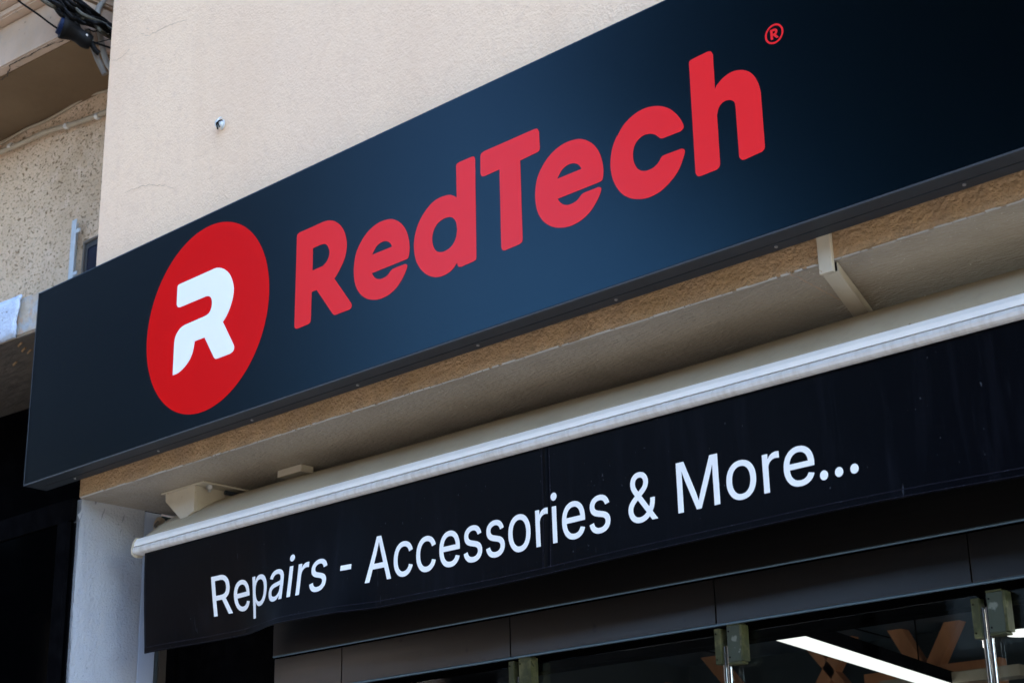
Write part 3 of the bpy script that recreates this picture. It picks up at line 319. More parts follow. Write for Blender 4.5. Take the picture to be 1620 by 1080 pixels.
 '.': (188, "91.2,-6.2 81.8,-4.6 73.2,-1.2 65.2,4 58,11.2 53.4,17.8 49.4,27.5 47.7,37.2 47.7,44.8 49.4,54.8 53.1,64.2 58.3,71.5 65.2,78 73.2,83.6 79.8,86.6 87.2,88.6 97.8,89.3 107.8,87.6 118.2,83.3 125.8,78 132.7,71.5 137.9,64.2 141.6,54.8 143.3,44.8 143.3,37.2 141.6,27.5 137.6,17.8 133,11.2 126.2,4.3 118.8,-0.6 108.8,-4.6 98.8,-6.3"),
}

# ================================================================ SHOP BUILDING
WY, ZS = 3.11, 3.019             # face of the facade, underside of the wall over the shopfront
bld = empty('shop_building', (X0, WY, .13)); tag(bld, 'beige rendered building behind the dark shop sign with grey side reveal', 'building')
link('wall', B(X0, 6, WY, 3.62, ZS + .001, 9.0, .004), M['beige'], bld)
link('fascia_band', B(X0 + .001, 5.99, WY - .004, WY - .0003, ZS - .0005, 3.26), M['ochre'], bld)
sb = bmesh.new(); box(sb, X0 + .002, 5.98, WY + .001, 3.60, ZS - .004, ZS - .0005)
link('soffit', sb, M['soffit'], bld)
# ragged paint line along the soffit's front arris
eb = bmesh.new(); rr = random.Random(5); x = X0 + .01
while x < .5:
    L_ = rr.uniform(.01, .05); d_ = rr.uniform(.001, .0045)
    box(eb, x, x + L_, WY - .006, WY - .002, ZS - .0045, ZS - .0045 + d_); x += L_ + rr.choice((0, 0, .003, .012))
link('paint_edge', eb, M['edge_paint'], bld)
# reveal with a slightly wavy, chipped front arris
rb = bmesh.new(); rr = random.Random(8); zz = [ZS - .003 - i * .02 for i in range(0, 146)]
fr = []; bk = []
for i, z in enumerate(zz):
    w_ = rr.uniform(-.0015, .0015) + .002 * math.sin(z * 9) + (-.012 if 2.955 < z < 2.975 else 0) + (.004 if z > 2.975 else 0)
    fr.append(rb.verts.new((X0 - rr.uniform(0, .002), WY + .004 + w_, z))); bk.append(rb.verts.new((X0, 3.382, z)))
lf = [rb.verts.new((X0 - .24, WY + .006, z)) for z in zz]; lb = [rb.verts.new((X0 - .24, 3.382, z)) for z in zz]
for i in range(len(zz) - 1):
    for a, b_ in ((fr, bk), (lf, fr), (bk, lb), (lb, lf)): rb.faces.new((a[i], a[i + 1], b_[i + 1], b_[i]))
link('reveal', rb, M['reveal'], bld)
link('inner_reveal', B(X0 - .2, X0 + .003, 3.384, 3.452, .13, ZS - .006, .002), M['reveal2'], bld)
link('side_wall', B(X0 - .26, X0 - .004, 3.46, 9, .13, ZS - .01), M['room_wall'], bld)
link('rear_block', B(X0 - .25, 6, 3.63, 9, 3.03, 8.98), M['beige'], bld)
link('right_wall', B(4.6, 6, 3.12, 9, .13, ZS - .006), M['beige'], bld)

def crack(points, wd, m, y, parent, seed, name='crack'):
    """thin ragged fissure: a ribbon standing 0.4 mm proud of the render"""
    rr = random.Random(seed); P = []
    for (a, b_) in zip(points, points[1:]):
        n = max(2, int((Vector(b_) - Vector(a)).length / .012))
        for k in range(n):
            t = k / n; P.append((a[0] + (b_[0] - a[0]) * t + rr.uniform(-.004, .004), a[1] + (b_[1] - a[1]) * t + rr.uniform(-.004, .004)))
    P.append(points[-1]); bm = bmesh.new(); up = []; dn = []; up2 = []; dn2 = []
    for i, (x, z) in enumerate(P):
        h = wd * (.35 + rr.random() * .6) * (1 - abs(2 * i / len(P) - 1) ** 3 * .8)
        up.append(bm.verts.new((x, y - .0005, z + h / 2))); dn.append(bm.verts.new((x, y - .0005, z - h / 2)))
        up2.append(bm.verts.new((x, y + .002, z + h / 2))); dn2.append(bm.verts.new((x, y + .002, z - h / 2)))
    for i in range(len(P) - 1):
        for a, b_ in ((up, dn), (dn, dn2), (up2, up)): bm.faces.new((a[i], b_[i], b_[i + 1], a[i + 1]))
    return link(name, bm, m, parent)
def wp(*pp): return [(at(a, b_, y=WY).x, at(a, b_, y=WY).z) for a, b_ in pp]
crack(wp((220, 52), (236, 57), (262, 42), (272, 38), (297, 32)), .002, M['crack'], WY, bld, 1)
crack(wp((230, 40), (236, 50)), .002, M['crack'], WY, bld, 2)
crack(wp((178, 96), (188, 94), (206, 78)), .0018, M['crack'], WY, bld, 3)
crack(wp((198, 304), (204, 302), (216, 297), (240, 292), (258, 294), (275, 297)), .002, M['crack'], WY, bld, 4)
# hair crack across the soffit
cb = bmesh.new(); rr = random.Random(3); a = at(1244, 430, z=ZS - .005); b_ = at(1345, 483, z=ZS - .005); pr_ = None
for k in range(31):
    t = k / 30; p = a.lerp(b_, t) + Vector((rr.uniform(-.003, .003), 0, 0)); h = .0012 + rr.random() * .0015
    cur = (cb.verts.new((p.x - h, p.y, ZS - .0046)), cb.verts.new((p.x + h, p.y, ZS - .0046)))
    if pr_: cb.faces.new((pr_[0], pr_[1], cur[1], cur[0]))
    pr_ = cur
link('crack', cb, M['crack'], bld)
# dark gouges in the grey reveal
for k, (u, v, wv, hv) in enumerate([(152, 792, .010, .03), (163, 812, .006, .05), (195, 820, .008, .034), (187, 829, .006, .008), (191, 840, .005, .02), (212, 848, .006, .01), (128, 818, .004, .04)]):
    d = ray(u, v); p = EYE + d * (X0 / d.x); gb = bmesh.new(); rr = random.Random(k)
    ring = [gb.verts.new((X0 + .0006, p.y + math.cos(q) * wv * .5 * rr.uniform(.6, 1) + math.sin(q) * hv * .12, p.z + math.sin(q) * hv * .5 * rr.uniform(.7, 1))) for q in [i * math.pi / 5 for i in range(10)]]
    gb.faces.new(ring); link('gouge', gb, mat('gouge_grey', (.20, .21, .23), .9) if k == 0 else bpy.data.materials['gouge_grey'], bld)

# small fixing stub left in the wall
p = at(353, 198, y=WY); hk = empty('wall_fixing', (p.x, WY, p.z)); tag(hk, 'small grey metal fixing stub sticking out of the beige wall', 'wall fixing')
pb = bmesh.new(); tube(pb, [(p.x, WY - .0005, p.z), (p.x - .002, WY - .008, p.z), (p.x - .003, WY - .018, p.z + .001), (p.x - .003, WY - .024, p.z)], lambda t: .017 - .006 * t * t + .0015 * math.sin(t * 14), 14); link('stub', pb, M['galv'], hk, True)
for k, (dx, dz, mm) in enumerate(((-.009, .004, 'galv'), (.002, .010, 'galv'), (.009, -.002, 'cable'), (-.002, -.006, 'cable'))):
    pb = bmesh.new(); tube(pb, [(p.x + dx - .006, WY - .016, p.z + dz - .013), (p.x + dx * .6, WY - .027, p.z + dz * .4), (p.x + dx + .004, WY - .020, p.z + dz + .009), (p.x + dx - .003, WY - .006, p.z + dz + .014)], .0022, 8)
    link('wire_loop', pb, M[mm], hk, True)

# ================================================================ SHOP SIGN
SX0, SX1, SZ0, SZ1, SB = -5.079, .35, 3.078, 3.808, 3.092
sign = empty('shop_sign', (SX0, 3.0, SZ0)); tag(sign, 'long navy blue sign panel reading RedTech with a red round emblem', 'shop sign')
link('panel', B(SX0 + .002, SX1 - .002, 3.0, 3.03, SZ0 + .004, SZ1 - .002, .0012), M['navy'], sign)
fb = bmesh.new()                                                      # folded tray: underside, ends, top
box(fb, SX0, SX1, 3.0015, 3.050, SZ0 - .001, SZ0 + .003); box(fb, SX0, SX1, 3.053, SB, SZ0 - .002, SZ0 + .003)
box(fb, SX0 - .001, SX0 + .0015, 3.001, SB, SZ0 + .0035, SZ1 - .0025); box(fb, SX1 - .0015, SX1 + .001, 3.001, SB, SZ0 + .0035, SZ1 - .0025)
box(fb, SX0, SX1, 3.001, SB, SZ1 - .002, SZ1)
link('return_frame', fb, M['trim'], sign)
link('front_edge', B(SX0, SX1, 2.9988, 3.0012, SZ0 - .0015, SZ0 + .0035, .0004), mat('worn_edge', (.045, .048, .052), .5, ior=1.3), sign)
link('side_edge', B(SX0 - .0012, SX0 + .0018, 2.9988, 3.0012, SZ0 + .004, SZ1), M['trim'], sign)
x = -4.861; i = 0
while x < .2:
    c = bmesh.new(); tube(c, [(x, 3.067, SZ0 - .001), (x, 3.067, SZ0 - .005)], .0042, 10, False); link('screw', c, M['screw'], sign); x += .4865
def plate(name, shape, m, parent, y, th=.0009, ox=0, oz=0, k=1e-4, scale=1, sub=False):
    x0, z0, s = SIGN_SHAPES[shape]; bm = flat_shape([[(a * scale, c * scale) for a, c in q] for q in parse(s, k)], th)
    bmesh.ops.translate(bm, verts=bm.verts, vec=(x0 + ox, y - th, z0 + oz))
    return (sublink if sub else link)(name, bm, m, parent)
circ = [[(-4.057 + .3185 * math.cos(q), 3.4425 + .3185 * math.sin(q)) for q in [2 * math.pi * i / 160 for i in range(160)]]]
bm = flat_shape(circ, .0008); bmesh.ops.translate(bm, verts=bm.verts, vec=(0, 3.0 - .0008, 0))
emb = link('emblem', bm, M['red'], sign)
e2 = plate('emblem_letter', 'logo', M['white_vinyl'], sign, 3.0 - .0009, .0008); mw = e2.matrix_basis.copy(); e2.parent = emb; e2.location = (0, 0, 0)
for sh, ox, oz in (('R', 0, 0), ('e', 0, 0), ('d', 0, 0), ('T', 0, 0), ('e', .716, .0045), ('c', 0, 0), ('h', 0, 0)):
    plate('letter', sh, M['red_letter'], sign, 3.0, .0008, ox, oz)
cx, cz = -1.857, 3.5805
ring = [[(cx + q * math.cos(t), cz + q * math.sin(t)) for t in [2 * math.pi * i / 64 for i in range(64)]] for q in (.0262, .0212)]
bm = flat_shape(ring, .0008); s = SIGN_SHAPES['R']
bm2 = flat_shape([[(a * .087 + cx - .0105, c * .087 + cz - .0135) for a, c in q] for q in parse(s[2], 1e-4)], .0008)
tmp = bpy.data.meshes.new('t'); bm2.to_mesh(tmp); bm.from_mesh(tmp); bpy.data.meshes.remove(tmp); bm2.free()
bmesh.ops.translate(bm, verts=bm.verts, vec=(0, 3.0 - .0008, 0)); link('registered_mark', bm, M['red_letter'], sign)

# ================================================================ AWNING
AX0, AX1 = -4.672, .30
aw = empty('awning', (AX0, 3.2, 2.79)); tag(aw, 'rolled up awning with white front bar and black lettered valance', 'awning')
top = [(3.232, 2.851), (3.216, 2.853), (3.206, 2.850), (3.1965, 2.835), (3.194, 2.8215)]
link('front_bar', prism_x(bmesh.new(), top + [(3.232, 2.8215)], AX0, AX1), M['alu'], aw)
low = [(3.232, 2.8195), (3.1962, 2.8195), (3.1925, 2.817), (3.190, 2.808), (3.1925, 2.800), (3.199, 2.7955), (3.209, 2.7945), (3.232, 2.7945)]
link('bar_profile', prism_x(bmesh.new(), low, AX0 + .001, AX1), M['alu_shaded'], aw)  # lower lobe turned from the sky: its shade is put into a darker colour
capp = [(3.235, 2.8545), (3.214, 2.8565), (3.204, 2.8535), (3.193, 2.837), (3.188, 2.812), (3.191, 2.796), (3.2, 2.789), (3.212, 2.786), (3.235, 2.788)]
link('end_cap', prism_x(bmesh.new(), capp, AX0 - .006, AX0 - .0005), M['cream'], aw)
# cloth from the bar up to the roller
prof = [(3.222, 2.8545), (3.229, 2.866), (3.240, 2.878), (3.256, 2.893), (3.276, 2.910), (3.30, 2.928), (3.33, 2.948), (3.36, 2.966), (3.39, 2.980), (3.415, 2.989), (3.44, 2.988), (3.46, 2.975)]
cm = bmesh.new(); rows = []; N = 160
for i in range(N + 1):
    u = i / N; row = []
    for j, (y, z) in enumerate(prof):
        v = j / (len(prof) - 1); xl = AX0 + .02 + .05 * min(1, v * 1.4); x = xl + (AX1 - xl) * u
        sag = .005 * math.sin(x * 2.1 + 1) * math.sin(math.pi * v) + .0022 * math.sin(x * 5.3 + v * 3) * math.sin(math.pi * v)
        row.append(cm.verts.new((x, y + sag * .6, z - sag * .6 - .004 * math.sin(math.pi * v) * max(0, 1 - u * 6))))
    rows.append(row)
for a, b_ in zip(rows, rows[1:]):
    for j in range(len(prof) - 1): cm.faces.new((a[j], b_[j], b_[j + 1], a[j + 1]))
cl = link('cloth', cm, M['cream_cloth'], aw, True); sm = cl.modifiers.new('thick', 'SOLIDIFY'); sm.thickness = .002; sm.offset = -1
link('roller', T([(AX0 + .09, 3.46, 2.945), (AX1 - .02, 3.46, 2.945)], .034, 20, False), M['cream_cloth'], aw, True)

# valance: hanging PVC cloth with slow folds
VY, VT, VB = 3.213, 2.797, 2.452
def smooth(a, b, x):
    t = max(0, min(1, (x - a) / (b - a))); return t * t * (3 - 2 * t)
def vfold(x, z):
    t = max(0, (VT - z) / (VT - VB))
    g = (.016 + .032 * smooth(-4.62, -4.28, x)) * (1 - smooth(-4.18, -3.86, x)) - .038 * smooth(-4.16, -3.82, x) * (1 - smooth(-3.66, -3.45, x))
    g += .005 * math.sin(x * 4.3 + .8) * smooth(-3.5, -3.0, x)
    o = g * t ** 1.5 + .0035 * math.sin(x * 7.7 + z * 5) * t
    return VY + o
def vz(x, z):                     # hem is not dead straight
    return z + .007 * math.sin(x * 2.6 + .4) * max(0, (VT - z) / (VT - VB)) ** 2
def conform(bm, off, maxlen=.012):
    for ax in (0, 2):
        lo = min(v.co[ax] for v in bm.verts); hi = max(v.co[ax] for v in bm.verts); q = lo + maxlen
        while q < hi:
            co = [0, 0, 0]; no = [0, 0, 0]; co[ax] = q; no[ax] = 1
            bmesh.ops.bisect_plane(bm, geom=list(bm.verts) + list(bm.edges) + list(bm.faces), dist=1e-6, plane_co=co, plane_no=no); q += maxlen
    for v in bm.verts: v.co.y = vfold(v.co.x, v.co.z) + v.co.y - off
    return bm
VX0 = -4.628
vm = bmesh.new(); rows = []; NX, NZ = 420, 30
for i in range(NX + 1):
    x = VX0 + (AX1 - VX0) * i / NX; rows.append([vm.verts.new((x, vfold(x, VT - (VT - VB) * j / NZ), vz(x, VT - (VT - VB) * j / NZ))) for j in range(NZ + 1)])
for a, b_ in zip(rows, rows[1:]):
    for j in range(NZ): vm.faces.new((a[j], b_[j], b_[j + 1], a[j + 1]))
val = link('valance', vm, M['black_cloth'], aw, True); sm = val.modifiers.new('thick', 'SOLIDIFY'); sm.thickness = .0015; sm.offset = -1
def strip(name, pts, w_, m, th=.0012):
    """a narrow band lying on the valance cloth along pts"""
    bm = bmesh.new(); prev = None
    for i, (x, z) in enumerate(pts):
        a = pts[max(0, i - 1)]; c = pts[min(len(pts) - 1, i + 1)]; d = Vector((c[0] - a[0], c[1] - a[1])).normalized(); nx, nz = -d.y * w_ / 2, d.x * w_ / 2
        q = [bm.verts.new((X, vfold(X, Z) - e, vz(X, Z))) for X, Z, e in ((x + nx, z + nz, .0002), (x + nx * .8, z + nz * .8, th), (x - nx * .8, z - nz * .8, th), (x - nx, z - nz, .0002))]
        if prev:
            for k in range(3): bm.faces.new((prev[k], prev[k + 1], q[k + 1], q[k]))
        prev = q
    s_ = link(name, bm, m, None, True); s_.parent = val; return s_
hx = [VX0 + (AX1 - VX0) * i / 300 for i in range(301)]
strip('hem', [(x, VB + .010) for x in hx], .020, M['black_cloth'], .0022)
strip('stitching', [(x, VB + .0205) for x in hx], .0022, M['hem'], .0018)
strip('stitching', [(x, VB + .004) for x in hx], .0020, M['hem'], .0030)
strip('stitching', [(x, VT - .030) for x in hx], .0016, M['stitch'], .0012)
sz = [VT - .002 - i * .012 for i in range(28)]
for sx_, sw in ((-2.822, .0022), (-2.795, .0030)):
    strip('seam', [(sx_ - .012 * max(0, (2.60 - z)) / .15, z) for z in sz], sw, M['hem'], .0020)
strip('seam', [(-2.808 - .012 * max(0, (2.60 - z)) / .15, z) for z in sz], .024, M['black_cloth'], .0016)

def write(text, xa, xb, zb, cap, bold=0.0):
    """one word of lettering on the valance, its ink from xa to xb on baseline zb"""
    pen = 0; outs = []; lo = 1e9; hi = -1e9
    for ch in text:
        if ch == ' ': pen += 188; continue
        adv, s = GLYPHS[ch]
        g = [[(a + pen, c) for a, c in q] for q in parse(s, 1)]
        for q in g:
            for a, c in q: lo = min(lo, a); hi = max(hi, a)
        outs += g; pen += adv
    kx = (xb - xa) / (hi - lo); kz = cap / 509
    bm = flat_shape([[(xa + (a - lo) * kx, zb + c * kz) for a, c in q] for q in outs], .0008)
    conform(bm, .0020)
    for v in bm.verts: v.co.z = vz(v.co.x, v.co.z)
    o = link('lettering', bm, M['white_vinyl'], None); o.parent = val; return o
write('Repairs', -4.270, -3.668, 2.531, .128)
write('-', -3.610, -3.568, 2.531, .128)
write('Accessories', -3.513, -2.594, 2.530, .129)
write('&', -2.534, -2.442, 2.533, .128)
write('More', -2.378, -1.975, 2.533, .128)
for dx_ in (-1.962, -1.9215, -1.881): write('.', dx_, dx_ + .0215, 2.534, .128)

# mounting brackets of the awning, bolted to the soffit
def bracket(cx, w_, y0):
    br = link('mounting_bracket', B(cx - .115, cx + .125, y0, y0 + .20, ZS - .011, ZS - .005, .0015), M['cream'], aw)
    fbm = bmesh.new(); z0 = ZS - .012
    P = [(cx - .09, z0), (cx + .075, z0), (cx + .075, z0 - .088), (cx + .012, z0 - .112), (cx - .088, z0 - .028)]
    for yy in (y0 + .002,):
        a = [fbm.verts.new((x, yy, z)) for x, z in P]; c = [fbm.verts.new((x, yy + .012, z)) for x, z in P]; n = len(P)
        fbm.faces.new(a); fbm.faces.new(c[::-1])
        for i in range(n): fbm.faces.new((a[i], c[i], c[(i + 1) % n], a[(i + 1) % n]))
    box(fbm, cx + .066, cx + .075, y0 + .015, y0 + .19, z0 - .085, z0)
    s_ = link('cheek_plate', fbm, M['cream'], None); s_.parent = br
    t_ = bmesh.new(); bx = cx + .10; tube(t_, [(bx, y0 + .045, z0 + .002), (bx, y0 + .045, z0 - .012)], .012, 6, False); tube(t_, [(bx, y0 + .045, z0 - .012), (bx, y0 + .045, z0 - .02)], .006, 10, False)
    s_ = link('bolt', t_, M['screw'], None); s_.parent = br
    t_ = bmesh.new(); tube(t_, [(bx + .002, y0 + .11, z0 - .012), (bx + .002, y0 + .18, z0 - .012)], .008, 10, False)
    s_ = link('bolt', t_, M['trim'], None); s_.parent = br
bracket(-4.518, .2, 3.268); bracket(-.35, .2, 3.268)
t_ = bmesh.new(); box(t_, -4.124, -4.004, 3.366, 3.42, ZS - .030, ZS - .006, .003)
link('cover_plate', t_, M['cream'], aw)
kb = bmesh.new(); tube(kb, [(X0 + .012, 3.445, 2.985), (X0 + .018, 3.43, 2.962), (X0 + .02, 3.44, 2.935)], lambda t: .020 - .004 * t, 12)
kn = link('crank_joint', kb, M['pipe'], aw, True)
kb = bmesh.new(); tube(kb, [(X0 + .030, 3.42, 2.975), (X0 + .036, 3.405, 2.957), (X0 + .055, 3.41, 2.945), (X0 + .06, 3.43, 2.965)], .006, 8); link('crank_eye', kb, M['chrome'], aw, True)

# ================================================================ CABLE TRUNKING
ct = empty('cable_trunking', (-1.82, WY, ZS)); tag(ct, 'cream plastic cable trunking bending from the sign edge under the soffit', 'cable trunking')
link('drop', B(-1.849, -1.813, 3.0935, 3.1055, 2.985, 3.25, .0015), M['cream'], ct)
def slant(xa0, xa1, xb0, xb1, y0, y1, z0, z1):
    bm = bmesh.new(); return hexa(bm, [(xa0, y0, z0), (xa1, y0, z0), (xb1, y1, z0), (xb0, y1, z0), (xa0, y0, z1), (xa1, y0, z1), (xb1, y1, z1), (xb0, y1, z1)])
link('trunk_channel', slant(-1.856, -1.838, -2.020, -1.998, 3.1185, 3.60, ZS - .024, ZS - .0055), M['cream'], ct)
link('trunk_lid', slant(-1.8375, -1.812, -1.9975, -1.970, 3.1165, 3.60, ZS - .030, ZS - .0055), M['cream'], ct)
link('open_end', B(-1.834, -1.814, 3.1135, 3.1162, ZS - .028, ZS - .007), M['black'], ct)

# ================================================================ SHOPFRONT
FY = 3.5; HX0 = -4.284; P_ = .7275
sf = empty('shopfront', (HX0, FY, .13)); tag(sf, 'glass shopfront under a dark brushed steel header with green film clamps', 'shopfront')
link('upper_header', B(HX0, 4.5, FY - .002, FY + .05, 2.4335, 3.0, .0015), M['steel'], sf)
link('header_lip', T([(HX0 + .002, FY - .001, 2.4315), (4.5, FY - .001, 2.4315)], .0035, 10, False), M['lip'], sf, True)
link('shadow_gap', B(HX0 + .002, 4.5, FY + .012, FY + .048, 2.424, 2.4333), M['black'], sf)
xs = [HX0 + .006, -3.944] + [-3.944 + P_ * k for k in range(1, 12)]
for a, c in zip(xs, xs[1:]):
    link('lower_header', B(a + .0016, c - .0016, FY, FY + .05, 2.308, 2.4235, .0012), M['steel'], sf)
link('header_backing', B(HX0 + .004, 4.5, FY + .0505, FY + .056, 2.308, 2.4235), M['black'], sf)
link('bottom_trim', T([(-3.944, FY + .002, 2.3045), (4.5, FY + .002, 2.3045)], .0042, 10, False), M['lip'], sf, True)
link('rear_rail', B(HX0, 4.5, FY + .10, FY + .16, 2.272, 2.40), M['black'], sf)
link('side_panel', B(X0 + .06, HX0 - .003, FY + .012, FY + .05, .13, 2.99), M['black'], sf)
link('jamb', B(X0 + .003, X0 + .012, 3.468, 3.497, .13, 2.99), mat('bronze_jamb', (.10, .085, .07), .4, metal=.4), sf)
link('jamb_backing', B(X0 + .001, X0 + .058, 3.4975, 3.56, .13, 2.99), M['black'], sf)
gm = bpy.data.materials.new('pane_glass'); gm.use_nodes = True; n = gm.node_tree.nodes; l = gm.node_tree.links; n.clear()
o_ = n.new('ShaderNodeOutputMaterial'); mx = n.new('ShaderNodeMixShader'); tr = n.new('ShaderNodeBsdfTransparent'); gl = n.new('ShaderNodeBsdfGlossy'); fr_ = n.new('ShaderNodeFresnel')
tr.inputs[0].default_value = (.86, .89, .88, 1); gl.inputs['Roughness'].default_value = .02; fr_.inputs['IOR'].default_value = 1.45
l.new(fr_.outputs[0], mx.inputs[0]); l.new(tr.outputs[0], mx.inputs[1]); l.new(gl.outputs[0], mx.inputs[2]); l.new(mx.outputs[0], o_.inputs[0])
jx = [-3.944 + P_ * k for k in range(0, 11)]
for i, (a, c) in enumerate(zip(jx, jx[1:])):
    link('glass_pane', B(a + .010, c - .010, FY + .036, FY + .044, .15, 2.285, .001), gm, sf)
for j, x in enumerate(jx):
    if j == 0: continue
    lean = -.012 if j == 3 else 0
    for s_, (xa, xb, mm, zt) in enumerate(((x - .012, x + .008, M['film'], 2.296 if j < 3 else 2.272), (x + .028, x + .068, M['film_grey'], 2.298 if j < 3 else 2.280))):
        if j == 1: mm = M['film']
        ln = .092 if j > 1 else .11
        cb_ = bmesh.new(); box(cb_, xa, xb, FY + .003, FY + .033, zt - ln, zt, .002)
        c_ = link('clamp', cb_, mm, sf)
        if s_ == 1:
            rim = bmesh.new(); box(rim, xb + .0004, xb + .007, FY + .002, FY + .034, zt - ln, zt, .001); box(rim, xa, xb, FY + .002, FY + .034, zt - ln - .006, zt - ln - .0004, .001); box(rim, xa, xb, FY + .002, FY + .034, zt + .0004, zt + .005, .001)
            r_ = link('film_edge', rim, M['film'], None); r_.parent = c_
        sc_ = bmesh.new()
        for q in (zt - .014, zt - ln + .012): tube(sc_, [(xa + .006, FY + .0032, q), (xa + .006, FY + .0015, q)], .0022, 8, False)
        r_ = link('screw', sc_, M['black'], None); r_.parent = c_
    zt = 2.25
    for dx in ((.012, .026) if j != 1 else (.017,)):
        link('pole', T([(x + dx - .004, FY + .018, zt), (x + dx - .004, FY + .018, .15)], .0062, 14, False), M['chrome'], sf, True)

# ---------------------------------------------------------------- the room behind the glass
rm = bmesh.new(); RX0, RX1, RY1, RZ = -6.9, 4.4, 6.62, 2.75
box(rm, RX0, RX1, 3.66, RY1, RZ, RZ + .02); tag(link('ceiling', rm, M['room_ceiling']), kind='structure')
gb = bmesh.new()
for k in range(14):
    x = -6.7 + k * .8; hexa(gb, [(x, 3.7, RZ - .003), (x + .010, 3.7, RZ - .003), (x - .25 + .010, RY1 - .03, RZ - .003), (x - .25, RY1 - .03, RZ - .003), (x, 3.7, RZ - .0005), (x + .010, 3.7, RZ - .0005), (x - .25 + .010, RY1 - .03, RZ - .0005), (x - .25, RY1 - .03, RZ - .0005)])
tag(link('ceiling_joints', gb, M['black']), kind='structure')
tag(link('room_back_wall', B(RX0, RX1, RY1, RY1 + .1, .14, 2.757), M['room_wall']), kind='structure')
tag(link('room_left_wall', B(RX0 - .1, RX0 - .002, 3.66, RY1 + .1, .14, 2.757), M['room_wall']), kind='structure')
tag(link('room_right_wall', B(RX1 + .002, RX1 + .1, 3.66, RY1 + .1, .14, 2.757), M['room_wall']), kind='structure')
tag(link('room_floor', B(RX0, RX1, 3.66, RY1, .132, .14), M['paving']), kind='structure')
LY = 6.45
lt = empty('timber_lattice', (-5, LY, .14)); tag(lt, 'orange brown timber lattice of crossing beams seen through the shop glass', 'timber lattice')
def beam(a, c, w_):
    a = at(*a, y=LY); c = at(*c, y=LY); d = (c - a).normalized(); a = a - d * .12; c = c + d * .9
    s = Vector((d.z, 0, -d.x)) * w_ / 2; P = []
    for yy in (LY - .03, LY + .03): P += [Vector((q.x, yy, q.z)) for q in (a - s, a + s, c + s, c - s)]
    bm = bmesh.new(); hexa(bm, P); link('beam', bm, M['timber'], lt)
beam((1337, 1017), (1307, 1080), .062); beam((1300, 1040), (1330, 1075), .04); beam((1425, 1004), (1462, 1062), .062); beam((1505, 996), (1478, 1058), .062)
beam((1130, 1044), (1160, 1080), .066); beam((1037, 1057), (1050, 1080), .05); beam((990, 1064), (985, 1080), .05); beam((940, 1070), (930, 1080), .05)
a = at(1385, 1062, y=LY); c = at(1600, 1052, y=LY)
link('cross_board', B(a.x, c.x, LY - .10, LY - .04, a.z - .25, a.z - .02), M['timber'], lt)
p0 = at(1400, 1078, y=6.1); sh = bmesh.new(); box(sh, p0.x, p0.x + .62, 6.05, 6.15, p0.z - .045, p0.z, .004)
tag(link('wall_shelf', sh, M['cream']), 'pale cream shelf board before the timber lattice', 'shelf')
# lit line lamp
la, lb_ = at(1225, 1008, z=2.42), at(1262, 1003, z=2.42); lc, ld = at(1505, 1080, z=2.42), at(1455, 1080, z=2.42)
dl = ((lc - lb_) + (ld - la)) / 2; dl.z = 0; dl.normalize(); wv = Vector((dl.y, -dl.x, 0)) * .031; mid = (la + lb_) / 2 - Vector((.03, 0, 0)); e0 = mid - dl * .55; e1 = mid + dl * 1.7
def bar(e0, e1, wv, z0, z1):
    P = []
    for z in (z0, z1): P += [Vector((q.x, q.y, z)) for q in (e0 - wv, e0 + wv, e1 + wv, e1 - wv)]
    bm = bmesh.new(); return hexa(bm, P)
lo_ = empty('line_lamp', (mid.x, mid.y, 2.42)); tag(lo_, 'long lit white line lamp hanging in the shop room', 'ceiling lamp')
link('diffuser', bar(e0, e1, wv * .98, 2.420, 2.440), M['lamp_dim'], lo_); link('housing', bar(e0, e1, wv * 1.0, 2.4405, 2.49), M['black'], lo_)
for t in (.15, .85):
    q = e0.lerp(e1, t); link('hanger', T([(q.x, q.y, 2.4905), (q.x, q.y, RZ - .004)], .003, 8, False), M['black'], lo_)
q = at(1622, 1003, z=2.5); rl = empty('round_lamp', (q.x, q.y, 2.5)); tag(rl, 'round lit lamp at the right edge inside the shop', 'ceiling lamp')
link('diffuser', T([(q.x, q.y, 2.5), (q.x, q.y, 2.512)], .062, 40, False), M['lamp_dim'], rl); link('housing', T([(q.x, q.y, 2.5125), (q.x, q.y, RZ - .004)], .058, 40, False), M['black'], rl)
for k, (x_, lb) in enumerate(((-1.0, 'added unseen line lamp over the middle of the shop room'), (1.6, 'added unseen line lamp at the right end of the shop room'))):  # added lamps out of view, put in to brighten the timber beams
    o2 = empty('line_lamp', (x_, 5.0, 2.42)); tag(o2, lb, 'ceiling lamp')
    link('diffuser', B(x_ - .035, x_ + .035, 4.2, 6.0, 2.42, 2.44), M['lamp'], o2); link('housing', B(x_ - .037, x_ + .037, 4.19, 6.01, 2.4405, 2.49), M['black'], o2)
    for y_ in (4.5, 5.7): link('hanger', T([(x_, y_, 2.4905), (x_, y_, RZ - .004)], .003, 8, False), M['black'], o2)
# display behind the left pane
ya = 3.95; a = at(622, 1074, y=ya); c = at(683, 1066, y=ya)
dp = empty('plant_box', ((a.x + c.x) / 2, ya, a.z)); tag(dp, 'orange red planter with bright green leaves behind the first glass pane', 'planter')
link('planter', B(a.x - .05, c.x, ya, ya + .15, a.z - .30, c.z - .012, .004), M['orange'], dp)
lfm = bmesh.new(); rr = random.Random(4)
for _ in range(160):
    p = Vector((rr.uniform(a.x - .02, c.x - .004), ya + rr.uniform(-.01, .14), c.z - .012 + rr.uniform(0, .05))); u = Vector((rr.gauss(0, .3), rr.gauss(0, .3), 1)).normalized() * .014; v = Vector((rr.gauss(0, 1), rr.gauss(0, 1), 0)).normalized() * .005
    lfm.faces.new([lfm.verts.new(s) for s in (p - u, p + v, p + u, p - v)])
link('leaves', lfm, M['green'], dp)

